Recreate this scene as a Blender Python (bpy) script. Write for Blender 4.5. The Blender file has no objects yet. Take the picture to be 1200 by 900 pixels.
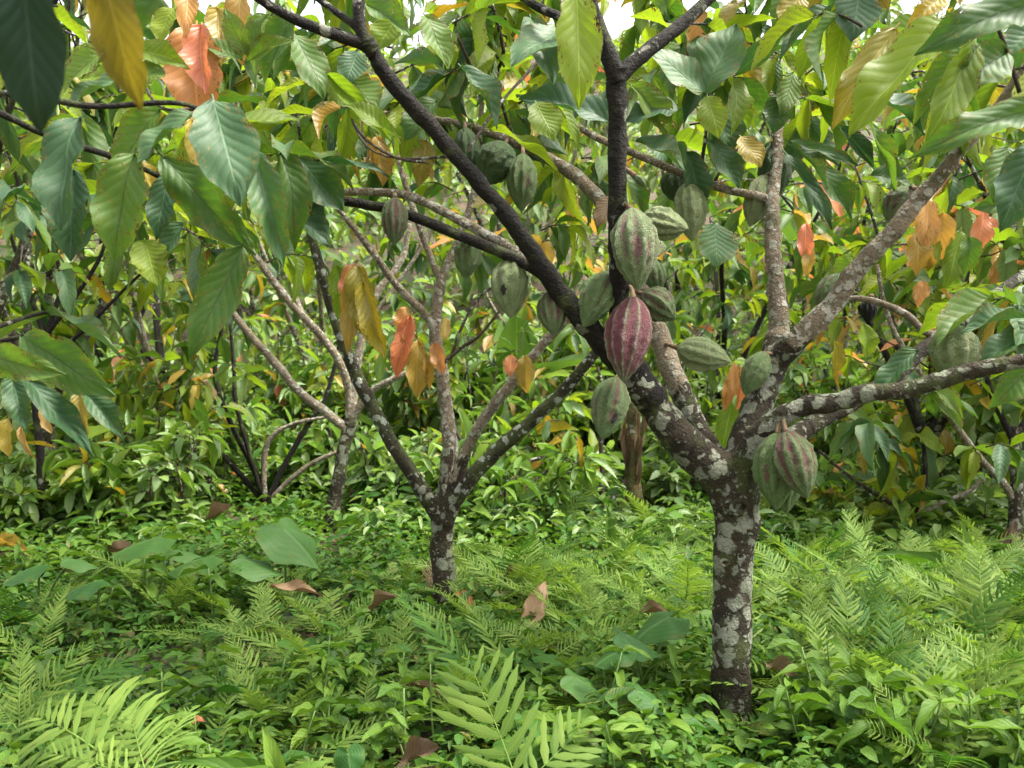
import bpy, math, random
import numpy as np
from mathutils import Vector, Matrix, noise

R = random.Random(11)
NR = np.random.default_rng(11)
sc = bpy.context.scene
COL = sc.collection

# ---------------------------------------------------------------- camera, sky, sun, exposure
CAM_H = 0.95
FPX = 1000.0            # focal length in pixels of a 1200 px wide frame
CX, CY = 600.0, 450.0
cam = bpy.data.cameras.new("camera")
cam.sensor_width = 36.0
cam.lens = 36.0 * FPX / 1200.0
cam.clip_start = 0.05
cam.clip_end = 500
cam.dof.use_dof = True
cam.dof.focus_distance = 2.5
cam.dof.aperture_fstop = 5.6
cam_o = bpy.data.objects.new("camera", cam)
COL.objects.link(cam_o)
cam_o.location = (0, 0, CAM_H)
cam_o.rotation_euler = (math.radians(90), 0, 0)
sc.camera = cam_o

SUN_EL, SUN_AZ = math.radians(62), math.radians(100)   # azimuth from +Y towards +X
w = bpy.data.worlds.new("World")
sc.world = w
w.use_nodes = True
nt = w.node_tree
nt.nodes.clear()
sky = nt.nodes.new("ShaderNodeTexSky")
sky.sky_type = 'NISHITA'
sky.sun_disc = False
sky.sun_elevation = SUN_EL
sky.sun_rotation = SUN_AZ
sky.air_density = 1.0
sky.dust_density = 5.0
hs = nt.nodes.new("ShaderNodeHueSaturation")
hs.inputs['Saturation'].default_value = 0.15
bg = nt.nodes.new("ShaderNodeBackground")
bg.inputs['Strength'].default_value = 0.13
wo = nt.nodes.new("ShaderNodeOutputWorld")
nt.links.new(sky.outputs[0], hs.inputs['Color'])
nt.links.new(hs.outputs[0], bg.inputs['Color'])
nt.links.new(bg.outputs[0], wo.inputs['Surface'])
sun = bpy.data.lights.new("sun", 'SUN')
sun.energy = 1.5
sun.angle = math.radians(12)
sun.color = (1.0, 0.94, 0.82)
sun_o = bpy.data.objects.new("sun", sun)
COL.objects.link(sun_o)
sd = Vector((math.sin(SUN_AZ) * math.cos(SUN_EL), math.cos(SUN_AZ) * math.cos(SUN_EL), math.sin(SUN_EL)))
sun_o.rotation_euler = sd.to_track_quat('Z', 'Y').to_euler()
sun_o.location = sd * 30
sc.view_settings.view_transform = 'Standard'
sc.view_settings.look = 'None'
sc.view_settings.gamma = 1.0
sc.view_settings.exposure = 2.35
sc.render.engine = 'CYCLES'
cy = sc.cycles
cy.max_bounces = 9
cy.diffuse_bounces = 6
cy.glossy_bounces = 3
cy.transmission_bounces = 6
cy.sample_clamp_indirect = 6.0
cy.use_denoising = True


# ---------------------------------------------------------------- helpers
def P(px, py, Y):
    """World point seen at pixel (px, py) of the 1200x900 photograph, Y metres ahead."""
    return Vector(((px - CX) / FPX * Y, Y, CAM_H - (py - CY) / FPX * Y))


def ground_z(x, y):
    b = 0.05 * noise.noise(Vector((x * 0.45, y * 0.45, 3.1))) + 0.02 * noise.noise(Vector((x * 1.7, y * 1.7, 7.7)))
    b *= min(1.0, max(0.0, (math.hypot(x - 0.62, y - 2.4) - 0.2) * 2))
    if y > 9.5:
        t = y - 9.5
        b += 0.52 * t * min(1.0, t / 6) * (1.0 - 0.12 * noise.noise(Vector((x * 0.12, 0.0, 2.0)))) if t < 36 else 0.52 * 36
    return b


def raw_mesh(name, V, F, UV=None, mats=(), midx=None, smooth=True):
    """Mesh from numpy arrays of vertices and quads."""
    V = np.asarray(V, dtype=np.float32)
    F = np.asarray(F, dtype=np.int32)
    me = bpy.data.meshes.new(name)
    me.vertices.add(len(V))
    me.vertices.foreach_set("co", V.ravel())
    k = F.shape[1]
    me.loops.add(F.size)
    me.loops.foreach_set("vertex_index", F.ravel())
    me.polygons.add(len(F))
    me.polygons.foreach_set("loop_start", np.arange(0, F.size, k, dtype=np.int32))
    if smooth:
        me.polygons.foreach_set("use_smooth", np.ones(len(F), dtype=bool))
    for m in mats:
        me.materials.append(m)
    if midx is not None:
        me.polygons.foreach_set("material_index", np.asarray(midx, dtype=np.int32))
    me.update(calc_edges=True)
    if UV is not None:
        l = me.uv_layers.new(name="UVMap")
        l.data.foreach_set("uv", np.asarray(UV, dtype=np.float32)[F.ravel()].ravel())
    return me


def link(name, me, parent=None, M=None):
    o = bpy.data.objects.new(name, me)
    COL.objects.link(o)
    if parent is not None:
        o.parent = parent
    if M is not None:
        o.matrix_basis = M
    return o


def thing(name, label, cat, loc, group=None):
    o = bpy.data.objects.new(name, None)
    COL.objects.link(o)
    o.empty_display_size = 0.1
    o.location = loc
    o["label"] = label
    o["category"] = cat
    if group:
        o["group"] = group
    return o


def catmull(pts, n_per=6):
    """pts: list of (Vector, radius) -> smooth resample."""
    out = []
    k = len(pts)
    for i in range(k - 1):
        p0, p1, p2, p3 = pts[max(i - 1, 0)], pts[i], pts[i + 1], pts[min(i + 2, k - 1)]
        for j in range(n_per):
            t = j / n_per
            t2, t3 = t * t, t * t * t
            q = 0.5 * ((2 * p1[0]) + (-p0[0] + p2[0]) * t + (2 * p0[0] - 5 * p1[0] + 4 * p2[0] - p3[0]) * t2 +
                       (-p0[0] + 3 * p1[0] - 3 * p2[0] + p3[0]) * t3)
            out.append((q, p1[1] + (p2[1] - p1[1]) * t))
    out.append(pts[-1])
    return out


def tube_arrays(pts, sides=8, n_per=5, wob=0.0, knots=0.0, closed=True):
    ring = catmull(pts, n_per) if n_per > 1 else pts
    V, F = [], []
    t_prev = None
    nrm = None
    n = len(ring)
    for i, (p, r) in enumerate(ring):
        a = ring[max(i - 1, 0)][0]
        b = ring[min(i + 1, n - 1)][0]
        t = (b - a)
        t = t.normalized() if t.length > 1e-9 else Vector((0, 0, 1))
        if nrm is None:
            ref = Vector((0, 0, 1)) if abs(t.z) < 0.9 else Vector((1, 0, 0))
            nrm = t.cross(ref).normalized()
        else:
            nrm = (nrm - t * nrm.dot(t)).normalized()
        bn = t.cross(nrm)
        q = p
        if wob:
            f = 9.0
            q = p + Vector((noise.noise(p * f), noise.noise(p * f + Vector((5, 5, 5))), noise.noise(p * f + Vector((9, 1, 4))))) * wob * r
        for s in range(sides):
            ang = 2 * math.pi * s / sides
            d = nrm * math.cos(ang) + bn * math.sin(ang)
            rr = r
            if knots:
                c = q + d * r
                rr = r * (1 + knots * noise.noise(c * (0.35 / max(r, 0.004))) + 0.5 * knots * noise.noise(c * (0.9 / max(r, 0.004))))
            V.append(q + d * rr)
    for i in range(n - 1):
        for s in range(sides):
            s2 = (s + 1) % sides
            F.append((i * sides + s, i * sides + s2, (i + 1) * sides + s2, (i + 1) * sides + s))
    if closed:
        for i, q in ((0, ring[0][0]), (n - 1, ring[-1][0])):
            c = len(V)
            V.append(q)
            for s in range(0, sides, 2):
                a, b2, d2 = i * sides + s, i * sides + (s + 1) % sides, i * sides + (s + 2) % sides
                F.append((c, d2, b2, a) if i == 0 else (c, a, b2, d2))
    return np.array([tuple(v) for v in V]), np.array(F)


def join_arrays(parts):
    V, F, off = [], [], 0
    for v, f in parts:
        V.append(v)
        F.append(f + off)
        off += len(v)
    return np.concatenate(V), np.concatenate(F)


def pixpath(lst, thick=0.90):
    """[(px, py, Y, width_px)] -> [(Vector, radius)]"""
    return [(P(px, py, Y), wp * 0.5 * thick / FPX * Y) for px, py, Y, wp in lst]


# ---------------------------------------------------------------- materials
def new_mat(name):
    m = bpy.data.materials.new(name)
    m.use_nodes = True
    m.node_tree.nodes.clear()
    return m, m.node_tree.nodes, m.node_tree.links


class NB:
    """Small node builder."""

    def __init__(self, m):
        self.n = m.node_tree.nodes
        self.l = m.node_tree.links

    def node(self, t, **kw):
        nd = self.n.new(t)
        for k, v in kw.items():
            setattr(nd, k, v)
        return nd

    def put(self, sock, v):
        if hasattr(v, 'is_output'):
            self.l.new(v, sock)
        else:
            sock.default_value = v

    def math(self, op, a, b=None, c=None, clamp=False):
        nd = self.node('ShaderNodeMath', operation=op, use_clamp=clamp)
        self.put(nd.inputs[0], a)
        if b is not None:
            self.put(nd.inputs[1], b)
        if c is not None:
            self.put(nd.inputs[2], c)
        return nd.outputs[0]

    def smooth(self, x, lo, hi, a=0.0, b=1.0):
        nd = self.node('ShaderNodeMapRange', interpolation_type='SMOOTHSTEP')
        self.put(nd.inputs[0], x)
        for i, v in enumerate((lo, hi, a, b)):
            self.put(nd.inputs[i + 1], v)
        return nd.outputs[0]

    def mix(self, f, a, b, mode='MIX'):
        nd = self.node('ShaderNodeMix', data_type='RGBA', blend_type=mode)
        self.put(nd.inputs[0], f)
        self.put(nd.inputs[6], a if hasattr(a, 'is_output') else (*a, 1))
        self.put(nd.inputs[7], b if hasattr(b, 'is_output') else (*b, 1))
        return nd.outputs[2]

    def noise(self, vec, scale, detail=2.0, rough=0.5):
        nd = self.node('ShaderNodeTexNoise')
        if vec is not None:
            self.l.new(vec, nd.inputs['Vector'])
        self.put(nd.inputs['Scale'], scale)
        nd.inputs['Detail'].default_value = detail
        nd.inputs['Roughness'].default_value = rough
        return nd.outputs[0]

    def ramp(self, x, stops):
        nd = self.node('ShaderNodeValToRGB')
        self.put(nd.inputs[0], x)
        e = nd.color_ramp.elements
        while len(e) < len(stops):
            e.new(0.5)
        for el, (p, c) in zip(e, stops):
            el.position = p
            el.color = (*c, 1)
        return nd.outputs[0]

    def coord(self, which='Object'):
        return self.node('ShaderNodeTexCoord').outputs[which]

    def bump(self, h, strength=0.4, dist=0.01):
        nd = self.node('ShaderNodeBump')
        nd.inputs['Strength'].default_value = strength
        nd.inputs['Distance'].default_value = dist
        self.l.new(h, nd.inputs['Height'])
        return nd.outputs[0]

    def rand(self):
        a = self.node('ShaderNodeObjectInfo').outputs['Random']
        b = self.node('ShaderNodeNewGeometry').outputs['Random Per Island']
        s = self.math('ADD', a, b)
        return self.math('FRACT', s)


def leaf_material(name, stops, transl=0.35, tcol=(1.2, 1.25, 0.6), rough=0.40, spec=0.5, veins=9.0, vein_col=None, spots=0.0, vk=2.4,
                  quilt=0.32, spot_col=(0.07, 0.035, 0.012)):
    m, n, l = new_mat(name)
    b = NB(m)
    uv = b.node('ShaderNodeUVMap').outputs[0]
    sp = b.node('ShaderNodeSeparateXYZ')
    l.new(uv, sp.inputs[0])
    u, v = sp.outputs[0], sp.outputs[1]
    w_ = b.math('ABSOLUTE', b.math('MULTIPLY_ADD', v, 2.0, -1.0))
    rnd = b.rand()
    geo = b.coord('Object')
    base = b.ramp(rnd, stops)
    # mottling over the blade
    ns = b.noise(geo, 6.0, 3.0)
    base = b.mix(b.smooth(ns, 0.35, 0.75, 0.0, 0.45), base, b.mix(0.5, base, stops[-1][1]))
    t = b.math('MULTIPLY_ADD', u, veins, b.math('MULTIPLY', b.math('POWER', w_, 0.85), -vk))
    pp = b.math('PINGPONG', t, 0.5)
    vein = b.smooth(pp, 0.02, 0.10, 1.0, 0.0)
    mid = b.smooth(w_, 0.015, 0.06, 1.0, 0.0)
    vm = b.math('MAXIMUM', b.math('MULTIPLY', vein, 0.40), mid)
    vc = vein_col if vein_col else tuple(min(1.0, c * 1.7 + 0.02) for c in stops[len(stops) // 2][1])
    col = b.mix(b.math('MULTIPLY', vm, 0.6), base, vc)
    if spots > 0:
        s1 = b.noise(geo, 26.0, 3.0, 0.6)
        s2 = b.noise(geo, 5.0, 1.0)
        edge = b.smooth(w_, 0.55, 1.0, 0.0, 0.12)
        tot = b.math('ADD', b.math('ADD', s1, b.math('MULTIPLY', s2, 0.5)), edge)
        tot = b.math('ADD', tot, b.math('MULTIPLY', rnd, 0.08))
        sm = b.smooth(tot, 1.02 - spots * 0.12, 1.08 - spots * 0.12)
        halo = b.smooth(tot, 0.96 - spots * 0.12, 1.06 - spots * 0.12, 0.0, 0.5)
        col = b.mix(halo, col, (0.30, 0.24, 0.03))
        col = b.mix(sm, col, spot_col)
    h = b.math('MULTIPLY_ADD', b.smooth(pp, 0.0, 0.42), 0.5, b.math('MULTIPLY', mid, -0.5))
    h = b.math('ADD', h, b.math('MULTIPLY', b.noise(geo, 60.0, 2.0), 0.25))
    nrm = b.bump(h, quilt, 0.004)
    pr = b.node('ShaderNodeBsdfPrincipled')
    l.new(col, pr.inputs['Base Color'])
    rr = b.math('ADD', rough - 0.06, b.math('MULTIPLY', b.noise(geo, 14.0, 2.0), 0.16))
    l.new(rr, pr.inputs['Roughness'])
    pr.inputs['Specular IOR Level'].default_value = spec
    l.new(nrm, pr.inputs['Normal'])
    tr = b.node('ShaderNodeBsdfTranslucent')
    tcoln = b.mix(1.0, col, tcol, 'MULTIPLY')
    l.new(tcoln, tr.inputs['Color'])
    l.new(nrm, tr.inputs['Normal'])
    mx = b.node('ShaderNodeMixShader')
    mx.inputs[0].default_value = transl
    l.new(pr.outputs[0], mx.inputs[1])
    l.new(tr.outputs[0], mx.inputs[2])
    out = b.node('ShaderNodeOutputMaterial')
    if spots > 0:
        hole = b.smooth(tot, 1.115 - spots * 0.12, 1.125 - spots * 0.12)
        tp = b.node('ShaderNodeBsdfTransparent')
        m2 = b.node('ShaderNodeMixShader')
        l.new(hole, m2.inputs[0])
        l.new(mx.outputs[0], m2.inputs[1])
        l.new(tp.outputs[0], m2.inputs[2])
        l.new(m2.outputs[0], out.inputs['Surface'])
    else:
        l.new(mx.outputs[0], out.inputs['Surface'])
    return m


def bark_material(name, dark, light, lichen=0.5, lichen_col=(0.40, 0.42, 0.36), scale=26.0, moss=0.2, streak=1.0):
    m, n, l = new_mat(name)
    b = NB(m)
    co = b.coord('Object')
    big = b.noise(co, 7.0, 4.0, 0.6)
    fine = b.noise(co, 70.0, 4.0, 0.65)
    base = b.mix(b.smooth(big, 0.3, 0.7), dark, light)
    base = b.mix(b.smooth(fine, 0.35, 0.8, 0.0, 0.7), base, tuple(c * 0.45 for c in dark))
    # moss film
    mo = b.noise(co, 11.0, 4.0, 0.6)
    base = b.mix(b.smooth(mo, 0.62 - 0.16 * moss, 0.78 - 0.16 * moss, 0.0, 0.75), base, (0.06, 0.075, 0.02))
    # crusts of lichen: rounded distorted cells
    nv = b.node('ShaderNodeTexNoise')
    l.new(co, nv.inputs['Vector'])
    nv.inputs['Scale'].default_value = scale * 1.6
    nv.inputs['Detail'].default_value = 3.0
    vm = b.node('ShaderNodeVectorMath', operation='MULTIPLY_ADD')
    l.new(nv.outputs[1], vm.inputs[0])
    vm.inputs[1].default_value = tuple([0.9 / scale] * 3)
    l.new(co, vm.inputs[2])
    total = None
    for k, (s, th) in enumerate(((scale, 0.62), (scale * 2.1, 0.46), (scale * 4.3, 0.36))):
        vo = b.node('ShaderNodeTexVoronoi')
        l.new(vm.outputs[0], vo.inputs['Vector'])
        vo.inputs['Scale'].default_value = s
        sepc = b.node('ShaderNodeSeparateColor')
        l.new(vo.outputs['Color'], sepc.inputs[0])
        keep = b.smooth(b.math('ADD', sepc.outputs[0], b.math('MULTIPLY', b.math('SUBTRACT', b.noise(co, 4.0, 1.0), 0.5), 1.2)),
                        1.0 - lichen + 0.14 * k, 1.02 - lichen + 0.14 * k)
        rad = b.math('MULTIPLY_ADD', sepc.outputs[1], 0.34, th - 0.34)
        blob = b.smooth(b.math('SUBTRACT', vo.outputs['Distance'], rad), -0.07, 0.07, 1.0, 0.0)
        x = b.math('MULTIPLY', keep, blob)
        total = x if total is None else b.math('MAXIMUM', total, x)
    tint = b.noise(co, 18.0, 2.0)
    lc = b.mix(b.smooth(tint, 0.3, 0.7), lichen_col, tuple(c * f for c, f in zip(lichen_col, (0.62, 0.68, 0.60))))
    lc = b.mix(b.smooth(fine, 0.45, 0.75, 0.0, 0.5), lc, tuple(c * 0.55 for c in lichen_col))
    col = b.mix(b.math('MULTIPLY', total, b.smooth(b.noise(co, 30.0, 4.0, 0.7), 0.25, 0.55, 0.35, 0.92)), base, lc)
    h = b.math('ADD', b.math('MULTIPLY', fine, 1.0), b.math('ADD', b.math('MULTIPLY', big, 1.2), b.math('MULTIPLY', total, 0.45)))
    pr = b.node('ShaderNodeBsdfPrincipled')
    l.new(col, pr.inputs['Base Color'])
    pr.inputs['Roughness'].default_value = 0.8
    pr.inputs['Specular IOR Level'].default_value = 0.3
    h = b.math('ADD', h, b.math('MULTIPLY', b.noise(co, 160.0, 3.0, 0.7), 0.5))
    l.new(b.bump(h, 1.0, 0.016), pr.inputs['Normal'])
    out = b.node('ShaderNodeOutputMaterial')
    l.new(pr.outputs[0], out.inputs['Surface'])
    return m


def pod_material(name, green, blush, amount, ridge_col, rot=None):
    """green husk with a reddish blush between paler ridges; uv = (angle, length)."""
    m, n, l = new_mat(name)
    b = NB(m)
    uv = b.node('ShaderNodeUVMap').outputs[0]
    sp = b.node('ShaderNodeSeparateXYZ')
    l.new(uv, sp.inputs[0])
    a, u = sp.outputs[0], sp.outputs[1]
    co = b.coord('Object')
    oi = b.node('ShaderNodeObjectInfo').outputs['Random']
    ridge = b.math('MULTIPLY_ADD', b.math('COSINE', b.math('MULTIPLY', a, 20 * math.pi)), 0.5, 0.5)
    n1 = b.noise(co, 5.0, 4.0, 0.65)
    n2 = b.noise(co, 22.0, 4.0, 0.7)
    n3 = b.noise(co, 2.2, 2.0)
    g = b.mix(b.smooth(n1, 0.35, 0.7), green, tuple(c * f for c, f in zip(green, (0.62, 0.72, 0.6))))
    g = b.mix(b.smooth(n2, 0.5, 0.75, 0.0, 0.55), g, tuple(min(1, c * 1.55 + .02) for c in green))
    # blush lies in the furrows and fades to the tip
    bl = b.math('ADD', b.math('MULTIPLY', n3, 1.0), b.math('MULTIPLY', n2, 1.1))
    bl = b.math('ADD', bl, b.math('MULTIPLY', ridge, -0.30))
    bl = b.math('ADD', bl, b.smooth(u, 0.55, 0.98, 0.12, -0.35))
    bl = b.math('ADD', bl, amount - 0.62)
    col = b.mix(b.smooth(bl, 0.74, 1.05, 0.0, 0.9), g, blush)
    rr = b.smooth(b.math('ADD', ridge, b.math('MULTIPLY', b.math('SUBTRACT', n2, 0.5), 0.5)), 0.84, 1.12, 0.0, 0.7)
    col = b.mix(rr, col, ridge_col)
    # scurf and small scars
    sc_ = b.smooth(b.noise(co, 38.0, 3.0, 0.7), 0.60, 0.74, 0.0, 0.5)
    col = b.mix(sc_, col, (0.12, 0.095, 0.035))
    col = b.mix(b.smooth(b.noise(co, 9.0, 5.0, 0.75), 0.6, 0.72, 0.0, 0.35), col, (0.20, 0.19, 0.08))
    if rot is not None:
        da = b.math('MULTIPLY', b.math('SUBTRACT', a, rot[0]), 2.6)
        du = b.math('SUBTRACT', u, rot[1])
        d = b.math('SQRT', b.math('ADD', b.math('MULTIPLY', da, da), b.math('MULTIPLY', du, du)))
        d = b.math('ADD', d, b.math('MULTIPLY', b.math('SUBTRACT', n2, 0.5), 0.14))
        col = b.mix(b.smooth(d, rot[2] * 0.75, rot[2], 1.0, 0.0), col, (0.025, 0.012, 0.008))
    pr = b.node('ShaderNodeBsdfPrincipled')
    l.new(col, pr.inputs['Base Color'])
    pr.inputs['Roughness'].default_value = 0.5
    pr.inputs['Specular IOR Level'].default_value = 0.4
    h = b.math('ADD', b.math('MULTIPLY', n2, 1.0), b.math('MULTIPLY', b.noise(co, 55.0, 3.0), 0.6))
    l.new(b.bump(h, 1.0, 0.022), pr.inputs['Normal'])
    out = b.node('ShaderNodeOutputMaterial')
    l.new(pr.outputs[0], out.inputs['Surface'])
    return m


def ground_material():
    m, n, l = new_mat("forest_soil")
    b = NB(m)
    co = b.coord('Object')
    n1 = b.noise(co, 1.6, 5.0, 0.6)
    n2 = b.noise(co, 18.0, 5.0, 0.65)
    c = b.mix(b.smooth(n1, 0.35, 0.65), (0.045, 0.030, 0.018), (0.085, 0.052, 0.030))
    c = b.mix(b.smooth(n2, 0.4, 0.7, 0.0, 0.8), c, (0.13, 0.075, 0.045))
    c = b.mix(b.smooth(b.noise(co, 5.0, 4.0), 0.45, 0.6, 0.0, 0.9), c, (0.035, 0.055, 0.018))
    pr = b.node('ShaderNodeBsdfPrincipled')
    l.new(c, pr.inputs['Base Color'])
    pr.inputs['Roughness'].default_value = 0.9
    l.new(b.bump(n2, 1.0, 0.03), pr.inputs['Normal'])
    out = b.node('ShaderNodeOutputMaterial')
    l.new(pr.outputs[0], out.inputs['Surface'])
    return m


LM = {
    'mature': leaf_material('leaf_mature', [(0.0, (0.030, 0.078, 0.014)), (0.5, (0.058, 0.128, 0.018)), (1.0, (0.110, 0.190, 0.026))],
                            transl=0.44, spots=0.6, rough=0.50, spec=0.38, vein_col=(0.030, 0.055, 0.012)),
    'deep': leaf_material('leaf_deep', [(0.0, (0.020, 0.060, 0.020)), (0.5, (0.032, 0.085, 0.026)), (1.0, (0.052, 0.115, 0.032))],
                          transl=0.26, rough=0.52, spots=0.35, spec=0.42),
    'fresh': leaf_material('leaf_fresh', [(0.0, (0.100, 0.175, 0.012)), (0.5, (0.150, 0.220, 0.015)), (1.0, (0.220, 0.270, 0.020))],
                           transl=0.52, spots=0.45, rough=0.48, spec=0.35),
    'ochre': leaf_material('leaf_ochre', [(0.0, (0.13, 0.115, 0.012)), (0.5, (0.15, 0.125, 0.012)), (1.0, (0.17, 0.14, 0.012))],
                           transl=0.40, tcol=(1.05, 0.95, 0.6), spots=0.75, rough=0.5, spec=0.3),
    'blackish': leaf_material('leaf_blackish', [(0.0, (0.012, 0.034, 0.018)), (0.5, (0.014, 0.038, 0.020)), (1.0, (0.016, 0.042, 0.021))],
                         transl=0.10, rough=0.55, spec=0.3),  # blackish green, barely translucent blade
    'yellow': leaf_material('leaf_yellow', [(0.0, (0.20, 0.19, 0.018)), (0.5, (0.27, 0.22, 0.018)), (1.0, (0.34, 0.24, 0.02))],
                            transl=0.45, tcol=(1.05, 0.95, 0.6), spots=0.7, rough=0.45),
    'flush': leaf_material('leaf_flush', [(0.0, (0.50, 0.15, 0.085)), (0.5, (0.47, 0.195, 0.068)), (1.0, (0.42, 0.24, 0.06))],
                           transl=0.42, tcol=(1.1, 0.95, 0.8), rough=0.36, spec=0.4, spots=0.3),
    'tan': leaf_material('leaf_tan', [(0.0, (0.36, 0.21, 0.05)), (0.5, (0.33, 0.22, 0.04)), (1.0, (0.26, 0.22, 0.035))],
                         transl=0.42, tcol=(1.15, 1.0, 0.7), rough=0.38, spots=0.4),
    'fallen': leaf_material('leaf_fallen', [(0.0, (0.16, 0.095, 0.052)), (0.5, (0.20, 0.125, 0.068)), (1.0, (0.25, 0.16, 0.085))],
                            transl=0.15, tcol=(1, 0.9, 0.7), rough=0.6, spec=0.3, spots=0.4),
    'dry': leaf_material('leaf_dry', [(0.0, (0.070, 0.042, 0.023)), (0.5, (0.11, 0.070, 0.037)), (1.0, (0.17, 0.115, 0.062))],
                         transl=0.15, tcol=(1, 0.9, 0.7), rough=0.6, spec=0.3, spots=0.3),
    'herb': leaf_material('leaf_herb', [(0.0, (0.046, 0.108, 0.012)), (0.5, (0.080, 0.158, 0.018)), (1.0, (0.135, 0.220, 0.028))],
                          transl=0.40, rough=0.5, spec=0.22, veins=6.0, quilt=0.3),
    'cover': leaf_material('leaf_cover', [(0.0, (0.022, 0.072, 0.010)), (0.5, (0.046, 0.122, 0.016)), (1.0, (0.100, 0.190, 0.026))],
                           transl=0.38, rough=0.5, spec=0.18, veins=5.0, quilt=0.25),
    'fern': leaf_material('leaf_fern', [(0.0, (0.078, 0.145, 0.022)), (0.5, (0.122, 0.200, 0.033)), (1.0, (0.185, 0.260, 0.050))],
                          transl=0.42, rough=0.55, spec=0.2, veins=14.0, quilt=0.2),
    'taro': leaf_material('leaf_taro', [(0.0, (0.030, 0.095, 0.020)), (0.5, (0.045, 0.125, 0.026)), (1.0, (0.075, 0.170, 0.032))],
                          transl=0.36, rough=0.5, spec=0.25, veins=5.0, quilt=0.2, vk=-2.0, vein_col=(0.12, 0.22, 0.07), spots=0.2),
    'banana': leaf_material('leaf_banana', [(0.0, (0.080, 0.160, 0.030)), (0.5, (0.105, 0.190, 0.035)), (1.0, (0.140, 0.220, 0.040))],
                            transl=0.30, rough=0.45, veins=40.0, quilt=0.25, vk=6.0),
    'shrub': leaf_material('leaf_shrub', [(0.0, (0.090, 0.180, 0.042)), (0.5, (0.145, 0.245, 0.058)), (1.0, (0.220, 0.310, 0.085))],
                           transl=0.46, rough=0.38, spec=0.55, veins=7.0),
    'far': leaf_material('leaf_far', [(0.0, (0.095, 0.165, 0.055)), (0.5, (0.150, 0.225, 0.075)), (1.0, (0.22, 0.28, 0.10))],
                         transl=0.30, rough=0.5, veins=6.0),
}
MK = list(LM.keys())
BARK = {
    'main': bark_material('bark_lichened', (0.019, 0.0135, 0.0065), (0.048, 0.034, 0.017), lichen=0.72, scale=20.0, moss=0.8, lichen_col=(0.285, 0.29, 0.215)),
    'pale': bark_material('bark_pale', (0.15, 0.115, 0.072), (0.29, 0.225, 0.15), lichen=0.74, scale=38.0, lichen_col=(0.44, 0.41, 0.34), moss=0.5),
    'dark': bark_material('bark_dark', (0.006, 0.004, 0.002), (0.014, 0.010, 0.005), lichen=0.10, scale=30.0, moss=0.6, lichen_col=(0.26, 0.25, 0.20)),  # low-lichen bark; the backlit darkness of the limbs is put into its colour
    'mossy': bark_material('bark_mossy', (0.020, 0.016, 0.008), (0.045, 0.037, 0.018), lichen=0.38, scale=30.0, moss=1.2),
    'twig': bark_material('bark_twig', (0.040, 0.028, 0.018), (0.085, 0.062, 0.04), lichen=0.25, scale=50.0, moss=0.2),
    'stump': bark_material('bark_banana', (0.075, 0.045, 0.018), (0.15, 0.10, 0.035), lichen=0.1, scale=20.0, moss=1.3),
}
SOIL = ground_material()


def stem_material():
    m, n, l = new_mat("green_stem")
    b = NB(m)
    co = b.coord('Object')
    c = b.mix(b.smooth(b.noise(co, 9.0, 3.0), 0.3, 0.7), (0.08, 0.15, 0.03), (0.13, 0.19, 0.05))
    pr = b.node('ShaderNodeBsdfPrincipled')
    l.new(c, pr.inputs['Base Color'])
    pr.inputs['Roughness'].default_value = 0.5
    out = b.node('ShaderNodeOutputMaterial')
    l.new(pr.outputs[0], out.inputs['Surface'])
    return m


STEM = stem_material()


# ---------------------------------------------------------------- leaf templates (length along +Y, unit; width along X, unit)
def leaf_template(nu, nv, bend=0.25, fold=0.10, quilt=0.012, wave=0.03, tipw=0.55, shape=0.62, peak=0.95, seed=0, veins=9.0, twist=0.0, petiole=True, vk=2.4):
    rr = random.Random(seed)
    ph = rr.uniform(0, 6.28)
    no = rr.uniform(0, 90)
    V, UV, F = [], [], []
    side = rr.uniform(-0.06, 0.06)
    for i in range(nu + 1):
        u = i / nu
        w_ = math.sin(math.pi * min(1, u) ** peak) ** shape if 0 < u < 1 else 0.0
        if u > 0.78:
            w_ *= 1 - tipw * ((u - 0.78) / 0.22) ** 0.8
        w_ = max(w_, 0.012)
        edge_n = 1 + (0.05 * math.sin(u * 23 + ph) + 0.16 * noise.noise(Vector((u * 5.0, no, 0.0)))) * (nu > 8)
        for j in range(nv + 1):
            v = -1 + 2 * j / nv
            x = 0.5 * w_ * v * edge_n
            a = abs(v)
            z = -bend * u * u + fold * a * w_ + wave * math.sin(u * 8.5 + ph + (1.7 if v < 0 else 0)) * a * a * w_
            if quilt:
                t = (u * veins - vk * a ** 0.85)
                pp = abs(t - round(t))
                z += quilt * (pp * 2 - 0.5) * min(1, a * 4) * (1 - 0.35 * a) * min(1, w_ * 1.3)
            y = u * (1 - 0.18 * bend * u)
            if nu > 8:
                z += 0.05 * noise.noise(Vector((u * 3.0, v * 1.4 + no, 1.7)))
                x *= 1 + (0.10 * noise.noise(Vector((u * 7.0, v * 0.8 + no, 5.0))) if a > 0.5 else 0)
            x += side * math.sin(math.pi * u) * 1.0
            if twist:
                c, s = math.cos(twist * u), math.sin(twist * u)
                x, z = x * c - z * s * 0.4, x * s * 0.35 + z
            V.append((x, y, z))
            UV.append((u, (v + 1) / 2))
    for i in range(nu):
        for j in range(nv):
            a = i * (nv + 1) + j
            F.append((a, a + 1, a + nv + 2, a + nv + 1))
    if petiole:
        r = 0.010
        b0 = len(V)
        for (y, z) in ((0.03, 0.0), (-0.06, -0.006)):
            for k in range(3):
                an = 2 * math.pi * k / 3
                V.append((r * 2.6 * math.cos(an), y, z + r * math.sin(an)))
                UV.append((0.5, 0.5))
        for k in range(3):
            k2 = (k + 1) % 3
            F.append((b0 + k, b0 + k2, b0 + 3 + k2, b0 + 3 + k))
    return np.array(V), np.array(F), np.array(UV)


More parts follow.
